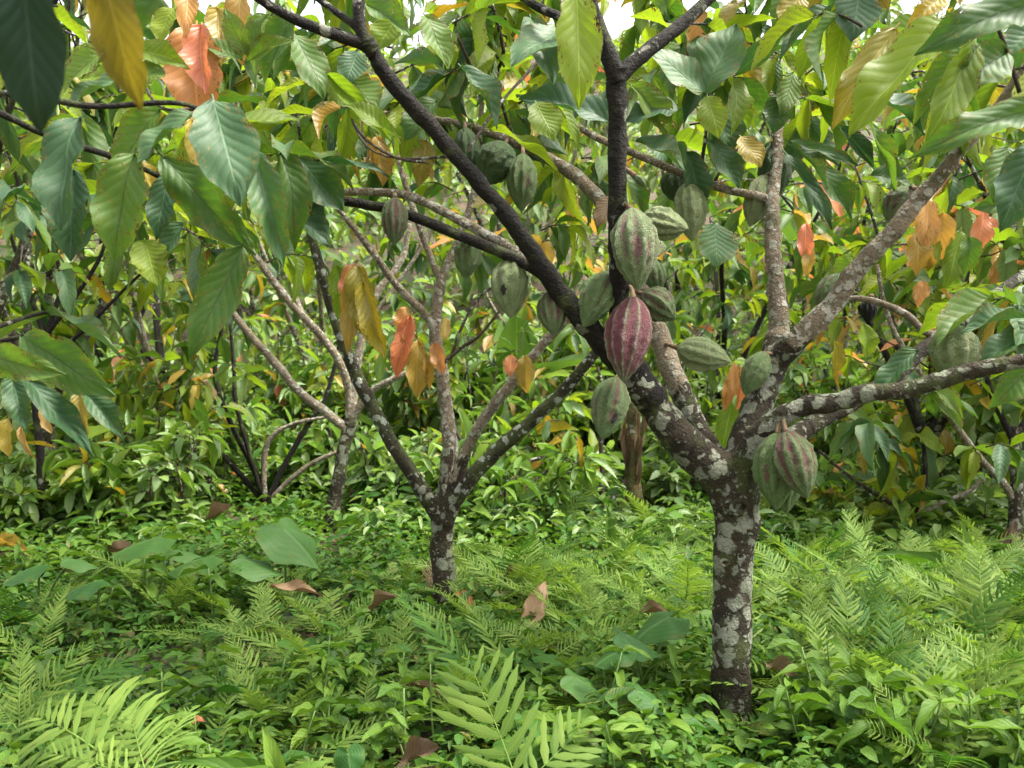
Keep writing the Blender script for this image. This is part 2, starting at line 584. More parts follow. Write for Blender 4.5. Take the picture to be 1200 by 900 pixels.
T_HI = [leaf_template(30, 8, b_, f_, 0.0065, wv, seed=s, twist=tw) for s, (b_, f_, wv, tw) in enumerate(
    ((0.12, 0.07, 0.05, 0.15), (0.24, 0.11, 0.06, 0.35), (0.42, 0.15, 0.06, -0.5), (0.18, 0.18, 0.07, 0.35), (0.32, 0.05, 0.08, -0.3), (0.55, 0.14, 0.07, 0.5)))]
T_MID = [leaf_template(9, 4, b_, f_, 0.0, wv, seed=s + 20, twist=tw) for s, (b_, f_, wv, tw) in enumerate(
    ((0.12, 0.08, 0.05, 0.2), (0.28, 0.12, 0.07, 0.6), (0.45, 0.16, 0.06, -0.6), (0.20, 0.22, 0.08, 0.4), (0.62, 0.10, 0.08, -0.5)))]
T_LOW = [leaf_template(4, 2, b_, f_, 0.0, 0.03, seed=s + 40, petiole=False) for s, (b_, f_) in enumerate(((0.12, 0.10), (0.3, 0.16), (0.5, 0.12)))]
T_CURL = [leaf_template(14, 6, b_, f_, 0.006, 0.10, seed=s + 60, twist=tw) for s, (b_, f_, tw) in enumerate(((0.3, 0.30, 0.7), (-0.25, 0.22, -0.8), (0.5, 0.4, 0.4)))]
TEMPL = {'hi': T_HI, 'mid': T_MID, 'low': T_LOW, 'curl': T_CURL}
_cache = {}


def leaf_mesh(tier, k, mat):
    key = (tier, k, mat)
    if key not in _cache:
        V, F, UV = TEMPL[tier][k]
        _cache[key] = raw_mesh(f"{tier}_leaf", V, F, UV, (LM[mat],))
    return _cache[key]


def frame(base, d, up, L, W, th=None):
    """4x4 with columns x*W, y*L, z*L at base; y = d, z as near to up as it can be."""
    y = d.normalized()
    z = up - y * up.dot(y)
    if z.length < 1e-4:
        z = Vector((0.3, -1, 0.2)) - y * Vector((0.3, -1, 0.2)).dot(y)
    z.normalize()
    x = y.cross(z)
    M = Matrix(((x.x * W, y.x * L, z.x * L, base.x), (x.y * W, y.y * L, z.y * L, base.y), (x.z * W, y.z * L, z.z * L, base.z), (0, 0, 0, 1)))
    return M


def merge_leaves(name, items, tierforce=None):
    """items: (Matrix, mat, tier, k) -> one mesh."""
    groups = {}
    for M, mat, tier, k in items:
        groups.setdefault((tierforce or tier, k % len(TEMPL[tierforce or tier]), mat), []).append(np.array(M))
    Vs, Fs, Us, Ms, off = [], [], [], [], 0
    mats = []
    for (tier, k, mat), Ml in groups.items():
        V, F, UV = TEMPL[tier][k]
        A = np.array(Ml)
        VV = np.einsum('nij,vj->nvi', A[:, :3, :3], V) + A[:, None, :3, 3]
        n = len(Ml)
        Vs.append(VV.reshape(-1, 3))
        Fs.append((F[None] + (np.arange(n) * len(V))[:, None, None]).reshape(-1, 4) + off)
        Us.append(np.tile(UV, (n, 1)))
        if mat not in mats:
            mats.append(mat)
        Ms.append(np.full(n * len(F), mats.index(mat)))
        off += n * len(V)
    return raw_mesh(name, np.concatenate(Vs), np.concatenate(Fs), np.concatenate(Us), [LM[q] for q in mats], np.concatenate(Ms))


def project(p):
    if p.y < 0.2:
        return None
    return CX + p.x / p.y * FPX, CY - (p.z - CAM_H) / p.y * FPX


def pick(weights):
    t = R.random() * sum(weights.values())
    for k, v in weights.items():
        t -= v
        if t <= 0:
            return k
    return k


class Tree:
    def __init__(self, name, label, cat, base, group=None):
        self.base = Vector(base)
        self.e = thing(name, label, cat, self.base, group)
        self.T = Matrix.Translation(-self.base)
        self.leaves = []
        self.twigs = []

    def tube(self, name, pts, mat, sides=10, n_per=5, wob=0.25, knots=0.10):
        V, F = tube_arrays(pts, sides, n_per, wob, knots)
        return link(name, raw_mesh(name, V, F, None, (mat,)), self.e, self.T)

    def twig(self, pts, sides=5):
        self.twigs.append(tube_arrays(pts, sides, 3, 0.3, 0.0))

    def leaf(self, base, d, up, L, W, mat, tier='mid', k=None, keep=False):
        kk = R.randrange(len(TEMPL[tier])) if k is None else k % len(TEMPL[tier])
        self.leaves.append((frame(base, d, up, L, W), mat, tier, kk, keep))

    def hero(self, b, t, wpx, mat, k=None, up=None, tier='hi', ds=0.0):
        """leaf whose base and tip are seen at pixels b=(px,py,Y), t=(px,py[,Y])."""
        Yb = b[2]
        Yt = t[2] if len(t) > 2 else Yb - 0.04
        B, Tp = P(b[0], b[1], Yb), P(t[0], t[1], Yt)
        d = Tp - B
        u = up if up is not None else Vector((R.uniform(-0.35, 0.35), -1.0, R.uniform(0.2, 0.7)))
        self.leaf(B, d, u, d.length * 1.03, wpx / FPX * (Yb + Yt) / 2 * 1.08, mat, tier, k, True)

    def cluster(self, p, d, length, n, L, mats, tier='mid', droop=0.6, twr=0.004, wr=(0.30, 0.38), flush=None):
        d = d.normalized()
        p1 = p + d * length * 0.5 + Vector((0, 0, 0.01))
        p2 = p + d * length + Vector((0, 0, -0.12 * length))
        self.twig([(p, twr), (p1, twr * 0.8), (p2, twr * 0.5)])
        a0 = R.uniform(0, 6.28)
        ref = Vector((0, 0, 1)) if abs(d.z) < 0.9 else Vector((1, 0, 0))
        s1 = d.cross(ref).normalized()
        s2 = d.cross(s1)
        for i in range(n):
            t = 0.25 + 0.75 * (i + 0.5) / n
            q = p.lerp(p1, min(1, t * 2)) if t < 0.5 else p1.lerp(p2, (t - 0.5) * 2)
            an = a0 + i * 2.4
            rad = s1 * math.cos(an) + s2 * math.sin(an)
            last = i == n - 1
            dr = droop * R.uniform(0.5, 1.5)
            ld = d * (0.9 if last else 0.45) + rad * (0.25 if last else 0.8) + Vector((0, 0, -dr))
            up = Vector((R.gauss(0, 0.35), R.gauss(0, 0.35), 1.0))
            l_ = L * R.uniform(0.65, 1.15)
            mat = pick(mats)
            self.leaf(q, ld, up, l_, l_ * R.uniform(*wr), mat, tier)

    def finish(self, maxparts=290, low=False):
        loc = self.base
        scored = []
        for M, mat, tier, k, keep in self.leaves:
            c = Vector((M[0][3], M[1][3], M[2][3])) + Vector((M[0][1], M[1][1], M[2][1])) * 0.5
            s = 0.0
            pr = project(c)
            if pr:
                inside = -60 < pr[0] < 1260 and -60 < pr[1] < 960
                L = math.sqrt(M[0][1] ** 2 + M[1][1] ** 2 + M[2][1] ** 2)
                s = L / c.y * (1.0 if inside else 0.05)
            scored.append((10 + s if keep else s, M, mat, tier, k))
        scored.sort(key=lambda q: -q[0])
        for s, M, mat, tier, k in scored[:maxparts]:
            M2 = M.copy()
            M2[0][3] -= loc.x
            M2[1][3] -= loc.y
            M2[2][3] -= loc.z
            link("leaf", leaf_mesh(tier, k, mat), self.e, M2)
        rest = scored[maxparts:]
        if rest:
            me = merge_leaves("foliage", [(M, mat, 'low' if (low or s < 0.045) else tier, k) for s, M, mat, tier, k in rest])
            o = link("foliage", me, self.e, self.T)
            o["kind"] = "stuff"
        if self.twigs:
            V, F = join_arrays(self.twigs)
            o = link("twig", raw_mesh("twig", V, F, None, (BARK['twig'],)), self.e, self.T)
            o["kind"] = "stuff"


# ---------------------------------------------------------------- ground and far hillside
def build_ground():
    xs = np.concatenate([np.linspace(-60, -9, 18)[:-1], np.linspace(-9, 9, 91), np.linspace(9, 60, 18)[1:]])
    ys = np.concatenate([np.linspace(-8, 0, 10)[:-1], np.linspace(0, 12, 70), np.linspace(12, 60, 40)[1:]])
    V = [(x, y, ground_z(x, y)) for y in ys for x in xs]
    nx = len(xs)
    F = [(j * nx + i, j * nx + i + 1, (j + 1) * nx + i + 1, (j + 1) * nx + i) for j in range(len(ys) - 1) for i in range(nx - 1)]
    o = link("ground", raw_mesh("ground", V, F, None, (SOIL,)))
    o["kind"] = "structure"


build_ground()


def hides_foot(x, y, m):
    """open patch of low growth in front of the two trunks"""
    return (1.7 < y < 2.42 and abs(x / y - 0.258) < m) or (2.9 < y < 3.62 and abs(x / y + 0.078) < m * 0.6)


def rand_dir(up_bias=0.0):
    v = Vector((R.gauss(0, 1), R.gauss(0, 1), R.gauss(0, 1) + up_bias))
    return v.normalized()


# ---------------------------------------------------------------- main cacao tree
MIXM = {'mature': 4, 'deep': 2.5, 'fresh': 4.5, 'yellow': 0.5, 'tan': 0.2}
main = Tree("cacao_tree", "lichen-spotted low-forking cacao tree hung with many pods, its bare trunk in the ferns", "tree", P(858, 845, 2.4))


def remesh_fork(paths, voxel, name, mat, tree):
    parts = [tube_arrays(pts, 22, 8, 0.15, 0.13) for pts in paths]
    V, F = join_arrays(parts)
    me = bpy.data.meshes.new("tmp")
    me.from_pydata([tuple(v) for v in V], [], [tuple(f) for f in F])
    me.update()
    o = bpy.data.objects.new("tmp", me)
    COL.objects.link(o)
    md = o.modifiers.new("r", 'REMESH')
    md.mode = 'VOXEL'
    md.voxel_size = voxel
    md.use_smooth_shade = True
    m2 = o.modifiers.new("s", 'SMOOTH')
    m2.factor = 0.5
    m2.iterations = 6
    dg = bpy.context.evaluated_depsgraph_get()
    res = bpy.data.meshes.new_from_object(o.evaluated_get(dg))
    res.name = name
    res.materials.clear()
    res.materials.append(mat)
    bpy.data.objects.remove(o)
    for p in res.polygons:
        p.use_smooth = True
    return link(name, res, tree.e, tree.T)


trunk_p = pixpath([(858, 885, 2.40, 72), (858, 858, 2.40, 58), (857, 835, 2.40, 49), (857, 780, 2.40, 45), (859, 700, 2.40, 47), (861, 630, 2.40, 50), (860, 585, 2.40, 58), (858, 556, 2.40, 60)], 0.98)
A_full = [(858, 580, 2.40, 54), (835, 552, 2.39, 56), (800, 517, 2.37, 48), (768, 478, 2.33, 44), (738, 432, 2.29, 40), (700, 395, 2.24, 31), (650, 332, 2.19, 25),
          (600, 262, 2.13, 22), (540, 190, 2.07, 22), (482, 125, 2.02, 22), (445, 75, 1.98, 21), (428, 45, 1.95, 20)]
C_full = [(856, 570, 2.42, 40), (838, 540, 2.45, 36), (815, 500, 2.48, 31), (795, 450, 2.52, 29), (772, 392, 2.58, 26), (752, 330, 2.64, 21), (735, 282, 2.70, 19), (713, 245, 2.74, 18), (663, 197, 2.80, 17),
          (600, 166, 2.84, 12), (540, 146, 2.86, 10), (470, 134, 2.88, 8), (390, 131, 2.86, 7), (308, 134, 2.8, 6)]
E_full = [(862, 575, 2.40, 50), (872, 530, 2.41, 46), (888, 480, 2.43, 40), (904, 430, 2.46, 37), (912, 395, 2.48, 30), (910, 350, 2.50, 24), (907, 300, 2.52, 20), (906, 240, 2.56, 18), (910, 180, 2.6, 14),
          (914, 140, 2.64, 12), (932, 92, 2.7, 10), (952, 50, 2.75, 8), (960, 10, 2.8, 7)]
F_full = [(908, 430, 2.455, 28), (928, 405, 2.42, 31), (965, 368, 2.38, 28), (1010, 312, 2.33, 25), (1048, 268, 2.29, 23), (1085, 222, 2.26, 21), (1118, 185, 2.22, 19), (1148, 152, 2.2, 17), (1180, 112, 2.16, 15), (1225, 50, 2.1, 11)]
G_full = [(866, 570, 2.38, 40), (876, 535, 2.35, 36), (894, 503, 2.32, 30), (930, 481, 2.28, 27), (1000, 465, 2.22, 24), (1080, 452, 2.16, 23), (1150, 432, 2.11, 21), (1215, 420, 2.06, 18), (1300, 400, 2.0, 13)]
H_full = [(868, 575, 2.43, 34), (900, 535, 2.47, 28), (945, 502, 2.52, 25), (990, 477, 2.57, 22), (1050, 440, 2.63, 20), (1095, 400, 2.69, 19), (1130, 372, 2.74, 18), (1165, 348, 2.8, 15), (1215, 312, 2.88, 13), (1300, 260, 3.0, 9)]


def stub(full, k, shrink=1.0):
    return pixpath(full[:k])


remesh_fork([trunk_p, stub(A_full, 4), stub(C_full, 4), stub(E_full, 5), pixpath(F_full[:3]), stub(G_full, 4), stub(H_full, 4)], 0.006, "trunk", BARK['main'], main)
main.tube("branch", pixpath(A_full[2:5]), BARK['main'], 18, 9, 0.30, 0.2)
main.tube("branch", pixpath(A_full[3:]), BARK['dark'], 16, 9, 0.30, 0.22)
main.tube("branch", pixpath(C_full[2:]), BARK['pale'], 16, 9, 0.34, 0.22)
main.tube("branch", pixpath(E_full[3:]), BARK['pale'], 16, 9, 0.34, 0.22)
main.tube("branch", pixpath(F_full[1:]), BARK['pale'], 16, 9, 0.34, 0.22)
main.tube("branch", pixpath(G_full[2:]), BARK['main'], 16, 9, 0.34, 0.22)
main.tube("branch", pixpath(H_full[2:]), BARK['main'], 16, 9, 0.34, 0.22)
# upright dark limb, its two forks
main.tube("branch", pixpath([(745, 440, 2.29, 26), (734, 405, 2.25, 28), (727, 360, 2.21, 27), (724, 300, 2.17, 26), (724, 220, 2.12, 25), (723, 150, 2.09, 25), (722, 105, 2.07, 26), (722, 82, 2.06, 28)]), BARK['dark'], 16, 9, 0.3, 0.2)
main.tube("branch", pixpath([(722, 98, 2.06, 24), (716, 75, 2.05, 24), (706, 45, 2.04, 20), (692, 5, 2.02, 18), (680, -40, 2.0, 15), (660, -110, 1.98, 11)]), BARK['dark'], 10, 5, 0.25, 0.12)
main.tube("branch", pixpath([(722, 96, 2.06, 22), (738, 76, 2.07, 22), (765, 55, 2.08, 20), (798, 30, 2.1, 18), (835, -5, 2.12, 16), (900, -70, 2.15, 11)]), BARK['dark'], 10, 5, 0.25, 0.12)
main.tube("branch", pixpath([(712, 60, 2.045, 12), (690, 45, 2.06, 12), (660, 22, 2.08, 12), (620, 2, 2.1, 11), (560, -40, 2.14, 8)]), BARK['dark'], 8, 5, 0.25, 0.12)
# top fork of the long left limb
main.tube("branch", pixpath([(438, 62, 1.965, 22), (425, 52, 1.955, 16), (395, 42, 1.93, 15), (360, 29, 1.9, 14), (330, 14, 1.87, 13), (295, -8, 1.84, 12), (220, -60, 1.78, 8)]), BARK['dark'], 10, 5, 0.25, 0.12)
main.tube("branch", pixpath([(430, 55, 1.955, 20), (422, 30, 1.95, 17), (422, 0, 1.95, 16), (424, -50, 1.95, 12)]), BARK['dark'], 10, 5, 0.25, 0.12)
main.tube("branch", pixpath([(424, 38, 1.955, 10), (408, 24, 1.96, 10), (385, 8, 1.97, 9), (360, -12, 1.98, 8), (310, -60, 2.0, 5)]), BARK['dark'], 8, 5, 0.25, 0.12)
# the two level branches to the left
main.tube("branch", pixpath([(664, 348, 2.205, 14), (630, 315, 2.25, 16), (600, 293, 2.3, 14), (555, 268, 2.36, 13), (510, 243, 2.42, 12), (478, 229, 2.46, 12), (440, 224, 2.5, 11), (390, 226, 2.52, 10), (335, 226, 2.5, 9), (270, 216, 2.42, 8), (205, 214, 2.34, 6)]), BARK['pale'], 10, 5, 0.3, 0.16)
main.tube("branch", pixpath([(672, 358, 2.22, 14), (640, 325, 2.2, 15), (600, 302, 2.22, 15), (555, 282, 2.26, 15), (500, 261, 2.3, 14), (450, 243, 2.34, 13), (400, 236, 2.36, 12), (340, 236, 2.36, 11), (280, 222, 2.3, 8), (230, 195, 2.22, 6)]), BARK['dark'], 10, 5, 0.3, 0.16)
# thin side branch from the pale upright to the left
main.tube("branch", pixpath([(906, 236, 2.56, 12), (890, 230, 2.57, 11), (850, 222, 2.6, 11), (800, 203, 2.66, 11), (745, 180, 2.72, 10), (690, 156, 2.78, 9), (640, 120, 2.85, 7)]), BARK['pale'], 9, 5, 0.3, 0.14)
main.tube("branch", pixpath([(1128, 375, 2.74, 10), (1093, 392, 2.7, 10), (1062, 368, 2.72, 10), (1035, 356, 2.76, 9), (1000, 350, 2.82, 8), (960, 362, 2.9, 5)]), BARK['pale'], 8, 5, 0.3, 0.14)
main.tube("branch", pixpath([(836, 545, 2.44, 18), (822, 500, 2.5, 17), (803, 465, 2.56, 15), (780, 430, 2.62, 12), (765, 400, 2.68, 10)]), BARK['pale'], 9, 5, 0.3, 0.14)
for lst in ([(548, 178, 2.08, 4), (572, 140, 2.2, 4), (600, 105, 2.3, 4), (650, 52, 2.4, 4)],
            [(460, 545, 0, 0)],
            [(500, 190, 2.04, 4), (465, 185, 2.06, 4), (430, 165, 2.1, 4), (415, 145, 2.12, 4)],
            [(540, 182, 2.06, 5), (470, 186, 2.1, 3), (430, 172, 2.14, 3), (412, 140, 2.2, 3)],
            [(820, 208, 2.63, 5), (826, 165, 2.62, 5), (829, 130, 2.61, 5), (829, 108, 2.6, 5)],
            [(838, 212, 2.62, 4), (855, 185, 2.65, 3), (880, 160, 2.66, 3)],
            [(378, 226, 2.5, 6), (360, 205, 2.5, 4), (352, 160, 2.48, 4), (345, 120, 2.45, 4)],
            [(390, 131, 2.86, 5), (382, 118, 2.84, 5), (380, 90, 2.82, 4), (384, 55, 2.8, 4)],
            [(386, 131, 2.86, 5), (395, 112, 2.84, 5), (402, 95, 2.82, 4), (408, 75, 2.8, 4)],
            [(575, 0, 2.4, 5), (590, 60, 2.5, 5), (582, 95, 2.6, 5), (600, 160, 2.8, 5)],
            [(535, 40, 2.2, 5), (548, 70, 2.25, 5), (553, 85, 2.3, 4)],
            [(1195, 108, 1.75, 6), (1180, 60, 1.72, 6), (1168, 30, 1.7, 5), (1150, -20, 1.68, 5)]):
    if len(lst) > 1:
        main.twig(pixpath(lst), 6)

def knot(px, py, Y, r, tree, col):
    c = P(px, py, Y)
    pts = [(c + Vector((math.cos(a) * r, -0.004, math.sin(a) * r * 0.8)), r * 0.34) for a in [k * math.pi / 8 for k in range(17)]]
    V, F = tube_arrays(pts, 8, 1, 0.25, 0.2, False)
    k_ = link("knot", raw_mesh("knot", V, F, None, (BARK['main'],)), tree.e, tree.T)
    V = [tuple(c)] + [tuple(c + Vector((math.cos(a) * r * 0.95, 0.006, math.sin(a) * r * 0.78))) for a in [q * math.pi / 8 for q in range(16)]]
    V[0] = tuple(c + Vector((0, 0.014, -0.2 * r)))
    F = [(0, 1 + q, 1 + (q + 1) % 16) for q in range(16)]
    link("heartwood", raw_mesh("heartwood", V, F, None, (col,)), k_)


KNOT_WOOD = bark_material('knot_wood', (0.030, 0.014, 0.010), (0.16, 0.075, 0.055), lichen=0.0, scale=20.0, moss=0.0)
knot(866, 594, 2.322, 0.022, main, KNOT_WOOD)
knot(849, 659, 2.341, 0.011, main, KNOT_WOOD)
knot(868, 652, 2.342, 0.010, main, KNOT_WOOD)

# hero leaves of the main tree -------------------------------------------------
Hm = main.hero
Hm((676, -12, 1.75), (680, 118), 50, 'fresh', 0)
Hm((660, 36, 2.15), (600, 62, 2.0), 52, 'deep', 0, Vector((0.1, -0.6, 1)))
Hm((622, 20, 2.2), (650, 82, 2.1), 40, 'deep', 1, Vector((-0.2, -0.7, 1)))
Hm((498, 18, 1.9), (530, 68), 38, 'mature', 1)
Hm((540, 78, 2.1), (590, 140), 34, 'deep', 3, Vector((0.4, -0.8, 0.8)))
Hm((628, 120, 2.2), (650, 160), 38, 'fresh', 0)
Hm((722, 148, 2.3), (618, 92), 42, 'deep', 1, Vector((0, -0.8, 0.7)))
Hm((574, 152, 2.3), (660, 178), 22, 'fresh', 1, Vector((0, -0.5, 1)))
Hm((512, 118, 2.15), (470, 155), 34, 'mature', 1)
Hm((450, 150, 2.1), (412, 110), 30, 'fresh', 2)
Hm((470, 20, 2.1), (440, 48), 44, 'fresh', 1)
Hm((430, 5, 2.05), (480, 35), 30, 'mature', 3)
Hm((408, 90, 2.3), (440, 128), 46, 'mature', 0)
Hm((345, 40, 2.3), (382, 108), 40, 'mature', 0)
Hm((420, 60, 2.3), (405, 95), 34, 'deep', 0)
Hm((358, 98, 2.2), (300, 105), 24, 'fresh', 2, Vector((0, -0.6, 1)))
Hm((385, 88, 2.2), (450, 148), 22, 'fresh', 5)
Hm((345, 18, 2.2), (295, 80), 36, 'mature', 2)
Hm((318, 20, 2.3), (285, 62), 40, 'mature', 3)
Hm((826, 110, 2.4), (764, 52), 46, 'deep', 0, Vector((0.15, -0.9, 0.5)))
Hm((826, 110, 2.4), (858, 18), 56, 'deep', 1, Vector((-0.2, -0.9, 0.5)))
Hm((829, 112, 2.4), (842, 158), 32, 'fresh', 0)
Hm((796, 128, 2.5), (736, 128), 42, 'deep', 1, Vector((0.1, -0.7, 0.8)))
Hm((745, 165, 2.5), (808, 190), 40, 'deep', 3, Vector((0.1, -0.7, 0.8)))
Hm((740, 100, 2.5), (795, 150), 34, 'mature', 2)
Hm((845, 120, 2.7), (862, 175), 40, 'deep', 1, Vector((0, -0.5, 1)))
Hm((805, 178, 2.6), (828, 245), 30, 'deep', 2)
Hm((832, 165, 2.6), (875, 215), 34, 'deep', 1)
Hm((868, 160, 2.5), (893, 192), 30, 'yellow', 0)
Hm((838, 262, 2.3), (842, 310), 50, 'deep', 0)
Hm((822, 12, 2.7), (812, 78), 26, 'flush', 1)
Hm((806, 40, 2.75), (818, 88), 20, 'flush', 3)
Hm((915, 112, 2.5), (908, 150), 30, 'mature', 1)
Hm((930, 85, 2.5), (918, 132), 26, 'mature', 0)
Hm((975, 12, 2.4), (902, 42), 26, 'deep', 2, Vector((0.2, -0.4, 1)))
Hm((1008, -14, 2.2), (1000, 42), 48, 'deep', 0, Vector((0, -0.7, 0.9)))
Hm((938, -8, 2.6), (918, 30), 34, 'yellow', 0)
Hm((892, 55, 2.6), (940, 20), 30, 'mature', 1)
Hm((1118, 30, 1.72), (992, 122, 1.66), 56, 'fresh', 1, Vector((-0.2, -0.75, 0.9)))
Hm((1050, 32, 1.80), (975, 126), 42, 'yellow', 4)
Hm((1108, -8, 1.85), (1070, 22), 28, 'yellow', 3)
Hm((1222, -2, 1.5), (1094, 32), 54, 'mature', 4, Vector((0.1, -0.9, 0.25)))
Hm((1142, 44, 1.7), (1098, 158), 44, 'fresh', 0)
Hm((1128, 60, 1.76), (1072, 118), 34, 'mature', 2)
Hm((1180, 62, 1.72), (1118, 98), 50, 'mature', 3)
Hm((1215, 30, 1.75), (1178, 52), 40, 'deep', 2)
Hm((1225, 122, 1.55), (1088, 156), 44, 'mature', 4, Vector((0.1, -0.9, 0.3)))
Hm((1018, 112, 2.1), (1092, 146), 40, 'deep', 3, Vector((0.2, -0.7, 0.9)))
Hm((1000, 125, 2.3), (1070, 208), 20, 'mature', 1)
Hm((925, 165, 2.3), (1008, 188), 14, 'deep', 0)
Hm((985, 150, 2.3), (1030, 190), 18, 'deep', 2)
Hm((925, 170, 2.3), (978, 212), 26, 'deep', 3, Vector((0.1, -0.5, 1)))
Hm((920, 180, 2.35), (982, 262), 22, 'deep', 0)
Hm((955, 190, 2.5), (1010, 250), 34, 'mature', 1)
Hm((1020, 205, 2.4), (1070, 212), 30, 'mature', 3)
Hm((1182, 172, 1.9), (1168, 232), 40, 'mature', 0)
Hm((1215, 170, 1.8), (1180, 260), 50, 'deep', 1)
Hm((1205, 240, 2.0), (1150, 238), 30, 'mature', 3)
Hm((1075, 410, 2.4), (1022, 458), 26, 'deep', 1, Vector((-0.3, -0.7, 0.8)))
Hm((1210, 372, 2.2), (1130, 375), 22, 'deep', 3, Vector((0.1, -0.4, 1)))
Hm((1215, 385, 2.3), (1150, 415), 32, 'deep', 1, Vector((0.1, -0.6, 1)))
Hm((1210, 425, 2.2), (1172, 470), 36, 'mature', 2)
Hm((858, 470, 2.65), (846, 526), 24, 'fresh', 0)
Hm((862, 425, 2.6), (856, 470), 14, 'flush', 0)
Hm((868, 430, 2.62), (872, 478), 14, 'flush', 2)
Hm((858, 440, 2.64), (848, 480), 12, 'flush', 3)
Hm((872, 445, 2.64), (884, 470), 11, 'tan', 2)
Hm((415, 310, 2.3), (407, 412), 24, 'tan', 0)
Hm((420, 312, 2.28), (432, 402), 32, 'yellow', 1)
Hm((426, 330, 2.26), (446, 418), 26, 'yellow', 3)
Hm((416, 310, 2.57), (400, 350), 20, 'flush', 1)
Hm((424, 312, 2.6), (424, 375), 18, 'flush', 4)
Hm((396, 312, 2.62), (398, 372), 26, 'fresh', 3)
Hm((330, 235, 2.3), (385, 280), 44, 'deep', 3)
Hm((352, 185, 2.3), (398, 240), 46, 'deep', 1)
Hm((372, 188, 2.2), (455, 195), 16, 'deep', 0, Vector((0, -0.5, 1)))
Hm((442, 160, 2.7), (452, 212), 26, 'tan', 1)
Hm((428, 165, 2.7), (436, 200), 22, 'tan', 3)
Hm((500, 165, 2.9), (490, 215), 26, 'tan', 3)
Hm((720, 230, 2.7), (700, 262), 26, 'dry', 0)


def fill(tree, boxes):
    """clusters of leaves on twigs in world volumes named by what the camera sees of them"""
    for x0, x1, y0, y1, Y0, Y1, n, L, mats, tier in boxes:
        for _ in range(n):
            Y = R.uniform(Y0, Y1)
            p = P(R.uniform(x0, x1), R.uniform(y0, y1), Y)
            d = Vector((R.gauss(0, 1), R.gauss(0, 0.8), R.uniform(-0.3, 0.8)))
            tree.cluster(p, d, R.uniform(0.10, 0.2), R.randint(4, 6), L, mats, tier)


fill(main, [
    (420, 700, -60, 130, 2.3, 3.2, 26, 0.20, MIXM, 'mid'),
    (730, 960, -60, 170, 2.5, 3.3, 23, 0.20, MIXM, 'mid'),
    (960, 1260, -60, 110, 2.0, 2.9, 16, 0.20, MIXM, 'mid'),
    (1200, 1320, 180, 440, 2.3, 3.0, 6, 0.24, MIXM, 'mid'),
    (560, 720, 120, 200, 2.9, 3.4, 4, 0.22, MIXM, 'mid'),
    (290, 460, -40, 190, 2.6, 3.3, 16, 0.20, MIXM, 'mid'),
])
main.finish(295)

# ---------------------------------------------------------------- cacao pods
POD_T = []


def pod_template(seed):
    rr = random.Random(seed)
    off = Vector((rr.uniform(0, 50), rr.uniform(0, 50), rr.uniform(0, 50)))
    nu, ns = 30, 60
    V, UV, F = [], [], []
    tip = rr.uniform(0.08, 0.2)
    curve = rr.uniform(-0.05, 0.05)
    for i in range(nu + 1):
        u = i / nu
        r = 0.5 * math.sin(math.pi * min(1.0, u * 0.985 + 0.015) ** 0.82) ** 0.72
        if u > 0.72:
            r *= 1 - tip * ((u - 0.72) / 0.28)
        if u < 0.10:
            r = max(r, 0.075 + 0.6 * u)
        r = max(r, 0.004)
        env = min(1, math.sin(math.pi * u) * 1.6) ** 0.6 if 0 < u < 1 else 0
        for j in range(ns + 1):
            th = 2 * math.pi * j / ns
            f = 0.070 * math.cos(10 * th) + 0.040 * math.cos(5 * th + 0.4)
            rr_ = r * (1 + env * f) * (1 + 0.05 * math.cos(th + seed) * math.sin(2.2 * u))
            p = Vector((rr_ * math.cos(th), rr_ * math.sin(th), -u))
            wv = noise.noise(Vector((p.x * 8, p.y * 8, p.z * 8)) + off) * 0.046 + noise.noise(Vector((p.x * 22, p.y * 22, p.z * 18)) + off) * 0.034
            if j == ns:
                p = Vector(V[-ns]) if False else p
            s = 1 + env * wv / max(r, 0.1)
            V.append((p.x * s + curve * math.sin(math.pi * u), p.y * s, p.z))
            UV.append((j / ns, u))
    for i in range(nu):
        for j in range(ns):
            a = i * (ns + 1) + j
            F.append((a, a + 1, a + ns + 2, a + ns + 1))
    return np.array(V), np.array(F)[:, ::-1], np.array(UV)


PODS_T = [pod_template(s) for s in range(5)]
PM = {
    'green': pod_material('husk_green', (0.165, 0.255, 0.080), (0.18, 0.06, 0.06), 0.28, (0.24, 0.29, 0.14)),
    'deepgreen': pod_material('husk_deep_green', (0.095, 0.165, 0.055), (0.15, 0.05, 0.05), 0.15, (0.11, 0.17, 0.07)),
    'pale': pod_material('husk_pale_green', (0.34, 0.40, 0.175), (0.26, 0.17, 0.10), 0.15, (0.35, 0.37, 0.22)),
    'blush': pod_material('husk_blushed', (0.215, 0.29, 0.115), (0.21, 0.085, 0.09), 0.42, (0.36, 0.38, 0.23)),
    'maroon': pod_material('husk_maroon', (0.14, 0.20, 0.075), (0.17, 0.030, 0.052), 0.80, (0.40, 0.36, 0.26)),
    'halfmaroon': pod_material('husk_half_maroon', (0.15, 0.22, 0.075), (0.19, 0.055, 0.068), 0.42, (0.27, 0.27, 0.14)),
    'rotspot': pod_material('husk_pale_rot_spot', (0.28, 0.35, 0.145), (0.22, 0.09, 0.09), 0.2, (0.31, 0.34, 0.20), rot=(0.5, 0.62, 0.085)),
    'rotgreen': pod_material('husk_green_rot_spot', (0.15, 0.235, 0.080), (0.20, 0.08, 0.08), 0.34, (0.26, 0.29, 0.15), rot=(0.5, 0.68, 0.10)),
    'black': pod_material('husk_black', (0.012, 0.010, 0.008), (0.02, 0.01, 0.01), 0.3, (0.02, 0.016, 0.012)),
}
STALK = bark_material('stalk_bark', (0.15, 0.09, 0.05), (0.24, 0.16, 0.09), lichen=0.1, scale=60.0, moss=0.3)
_pc = {}


